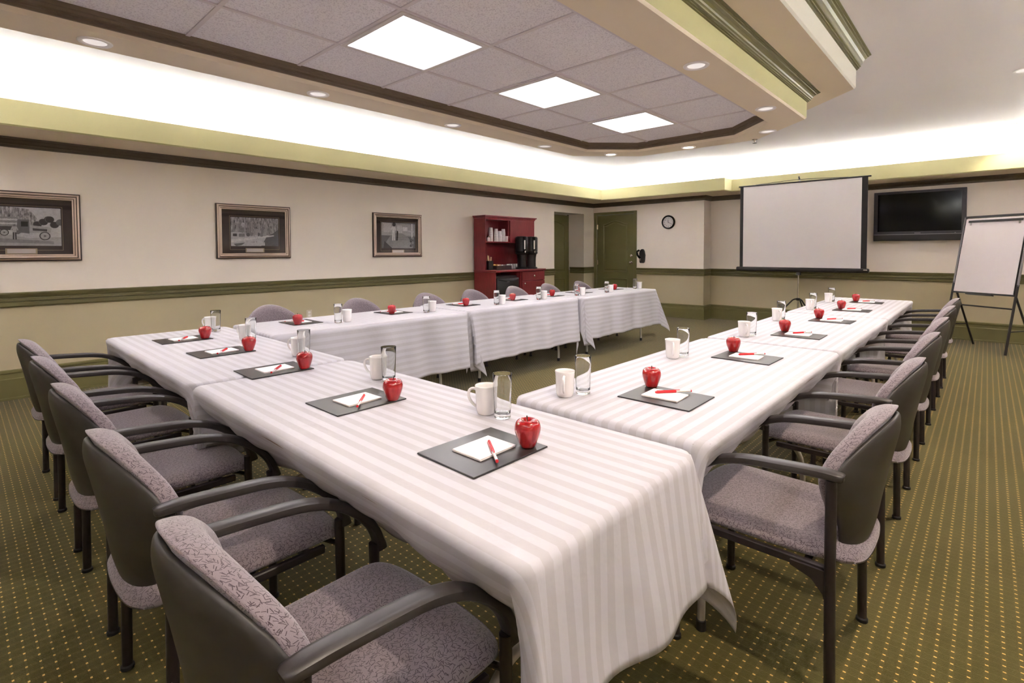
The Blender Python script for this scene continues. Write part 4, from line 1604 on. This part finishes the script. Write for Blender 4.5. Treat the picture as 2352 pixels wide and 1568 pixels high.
tube(bm, [(-.052, -.102, .215), (-.052, -.106, .232)], .012, 12)
obj('chrome_cap', bm, M['chrome'], t, True)

# ------------------------------------------------------------------ television
t = thing('television', 'wide black flat television mounted on the back wall', 'television', (5.62, Y2, 1.440))
bm = bmesh.new()
TWD = .545
box(bm, -TWD, TWD, -.100, -.030, .0, .752, 0, .006, 2)
box(bm, -.25, .25, -.030, -.0005, .20, .55)
obj('case', bm, M['tv_case'], t)
bm = bmesh.new()
box(bm, -TWD + .052, TWD - .052, -.1035, -.1002, .142, .712)
obj('screen', bm, M['gloss_black'], t)
bm = bmesh.new()
box(bm, -TWD + .004, TWD - .004, -.106, -.1004, .006, .092, 0, .004, 2)
obj('speaker_bar', bm, M['black'], t)
bm = bmesh.new()
box(bm, -TWD + .004, TWD - .004, -.104, -.1004, .094, .099)
obj('silver_line', bm, M['silver'], t)
bm = bmesh.new()
for k in range(7):
    box(bm, -.036 + .0105 * k, -.029 + .0105 * k, -.1015, -.1003, .110, .119)
obj('maker_mark', bm, M['silver'], t)
bm = bmesh.new()
box(bm, .42, .435, -.1015, -.1003, .108, .113)
obj('indicator', bm, M['silver'], t)

# ------------------------------------------------------------------ projector screen on a tripod
SY = 9.20
t = thing('projector_screen', 'large white projector screen on a tripod stand', 'screen', (4.152, SY, 0))
x0, x1, z0, z1 = -.900, .925, 1.030, 2.385
bm = bmesh.new()
box(bm, x0 + .052, x1 - .075, -.0015, .0015, z0 - .01, z1)
fb = obj('screen_sheet', bm, M['screen_fabric'], t)
bm = bmesh.new()
box(bm, x0, x0 + .052, -.0015, .0015, z0 - .01, z1)
box(bm, x1 - .075, x1, -.0015, .0015, z0 - .01, z1)
obj('black_border', bm, M['black'], t)
bm = bmesh.new()
box(bm, x0 - .025, x1 + .04, -.012, .012, z1, z1 + .022, 0, .004, 1)
tube(bm, smooth_pts([(x0 + .25, 0, z1 + .022), (0, .004, z1 + .050), (x1 - .25, 0, z1 + .022)], 8), .004, 8)
obj('top_bar', bm, M['black'], t)
bm = bmesh.new()
box(bm, -.952, .960, -.040, .040, z0 - .075, z0 - .004, 0, .022, 3)
obj('roller_case', bm, M['black'], t, True)
bm = bmesh.new()
box(bm, .890, .940, -.044, -.0405, z0 - .030, z0 - .020)
obj('latch', bm, M['chrome'], t)
bm = bmesh.new()
tube(bm, [(0, .065, .16), (0, .065, 2.44)], .0135, 12)
pole = obj('pole', bm, M['chrome'], t, True)
bm = bmesh.new()
tube(bm, [(0, .065, 2.44), (0, .05, 2.465), (0, .015, 2.462), (0, .002, 2.438)], .007, 8)
tube(bm, [(0, .010, 2.455), (0, .010, 2.485)], .010, 8)
obj('hook', bm, M['black'], t, True)
bm = bmesh.new()
tube(bm, [(0, .065, .490), (0, .065, .530)], .030, 12)
box(bm, -.03, .03, .035, .095, z0 - .13, z0 - .072)
obj('collar', bm, M['black'], t, True)
for an in (math.radians(205), math.radians(325), math.radians(85)):
    bm = bmesh.new()
    c, s = math.cos(an), math.sin(an)
    tube(bm, smooth_pts([(.02 * c, .065 + .02 * s, .515), (.07 * c, .065 + .07 * s, .500), (.13 * c, .065 + .13 * s, .440), (.50 * c, .065 + .50 * s, .015)], 4), .0115, 10)
    tube(bm, [(.01 * c, .065 + .01 * s, .19), (.30 * c, .065 + .30 * s, .245)], .006, 8)
    lg = obj('leg', bm, M['black'], t, True)
    bm = bmesh.new()
    lathe(bm, [(.016, .0005), (.018, .004), (.018, .02), (.012, .026)], 12, cx=.5 * c, cy=.065 + .5 * s)
    obj('rubber_foot', bm, M['glide'], lg, True)

# ------------------------------------------------------------------ flip chart easel
fl, frr = Vector((5.970, 9.050)), Vector((6.575, 8.619))
mid = (fl + frr) / 2
un = (frr - fl).normalized()
ea = math.atan2(un.y, un.x)
t = thing('flip_chart_easel', 'black and silver flip chart easel holding a blank white board', 'easel', (mid.x, mid.y, 0), ea)
HWd = (frr - fl).length / 2
LB_, HT = .345, 1.735         # backward lean and height of the front legs
def fp(x, s):
    return (x, LB_ * s, HT * s)
for sx in (-1, 1):
    bm = bmesh.new()
    tube(bm, [fp(sx * HWd, .008), fp(sx * HWd, .50)], .0165, 4)
    lg = obj('leg', bm, M['black'], t)
    bm = bmesh.new()
    tube(bm, [fp(sx * HWd, .49), fp(sx * HWd, 1.0)], .013, 8)
    obj('upper_tube', bm, M['silver'], lg, True)
    bm = bmesh.new()
    a = Vector(fp(sx * (HWd - .03), .44))
    e = Vector((sx * (HWd - .02), .50, .010))
    tube(bm, [a + Vector((0, .02, 0)), e], .012, 8)
    obj('leg', bm, M['black'], t, True)
    bm = bmesh.new()
    tube(bm, [fp(sx * HWd, .17), tuple(a.lerp(e, .62) + Vector((0, .006, 0)))], .007, 8)
    obj('side_brace', bm, M['black'], t, True)
bm = bmesh.new()
tube(bm, [fp(-HWd, .33), fp(HWd, .33)], .0095, 8)
obj('crossbar', bm, M['black'], t, True)
bm = bmesh.new()
def slab(bm, xa, xb, sa, sb, off0, off1):
    d = Vector((0, LB_, HT)).normalized()
    n = Vector((0, HT, -LB_)).normalized()
    A, B = Vector((0, LB_ * sa, HT * sa)), Vector((0, LB_ * sb, HT * sb))
    vs = []
    for base in (A, B):
        for x in (xa, xb):
            for o in (off0, off1):
                vs.append(bm.verts.new(Vector((x, 0, 0)) + base + n * o))
    for f in ((0, 1, 3, 2), (4, 6, 7, 5), (0, 4, 5, 1), (2, 3, 7, 6), (0, 2, 6, 4), (1, 5, 7, 3)):
        bm.faces.new([vs[i] for i in f])
slab(bm, -HWd + .024, HWd - .024, .430, .985, -.012, .010)
obj('white_board', bm, M['whiteboard'], t)
bm = bmesh.new()
slab(bm, -HWd + .010, HWd - .010, .992, 1.006, -.016, .016)
slab(bm, -HWd + .018, -HWd + .0235, .430, .99, -.014, .010)
slab(bm, HWd - .0235, HWd - .018, .430, .99, -.014, .010)
obj('board_edge', bm, M['black'], t)
bm = bmesh.new()
slab(bm, -HWd + .06, HWd - .06, .955, .972, -.020, -.0122)
cl = obj('clamp_bar', bm, M['black'], t)
bm = bmesh.new()
for sx in (-1, 1):
    slab(bm, sx * (HWd - .09) - .010, sx * (HWd - .09) + .010, .935, .954, -.017, -.0122)
obj('clamp_clip', bm, M['chrome'], cl)
bm = bmesh.new()
slab(bm, -HWd + .012, HWd - .012, .418, .4285, -.016, .010)
slab(bm, -.16, .14, .408, .417, -.060, -.012)
obj('pen_tray', bm, M['black'], t)
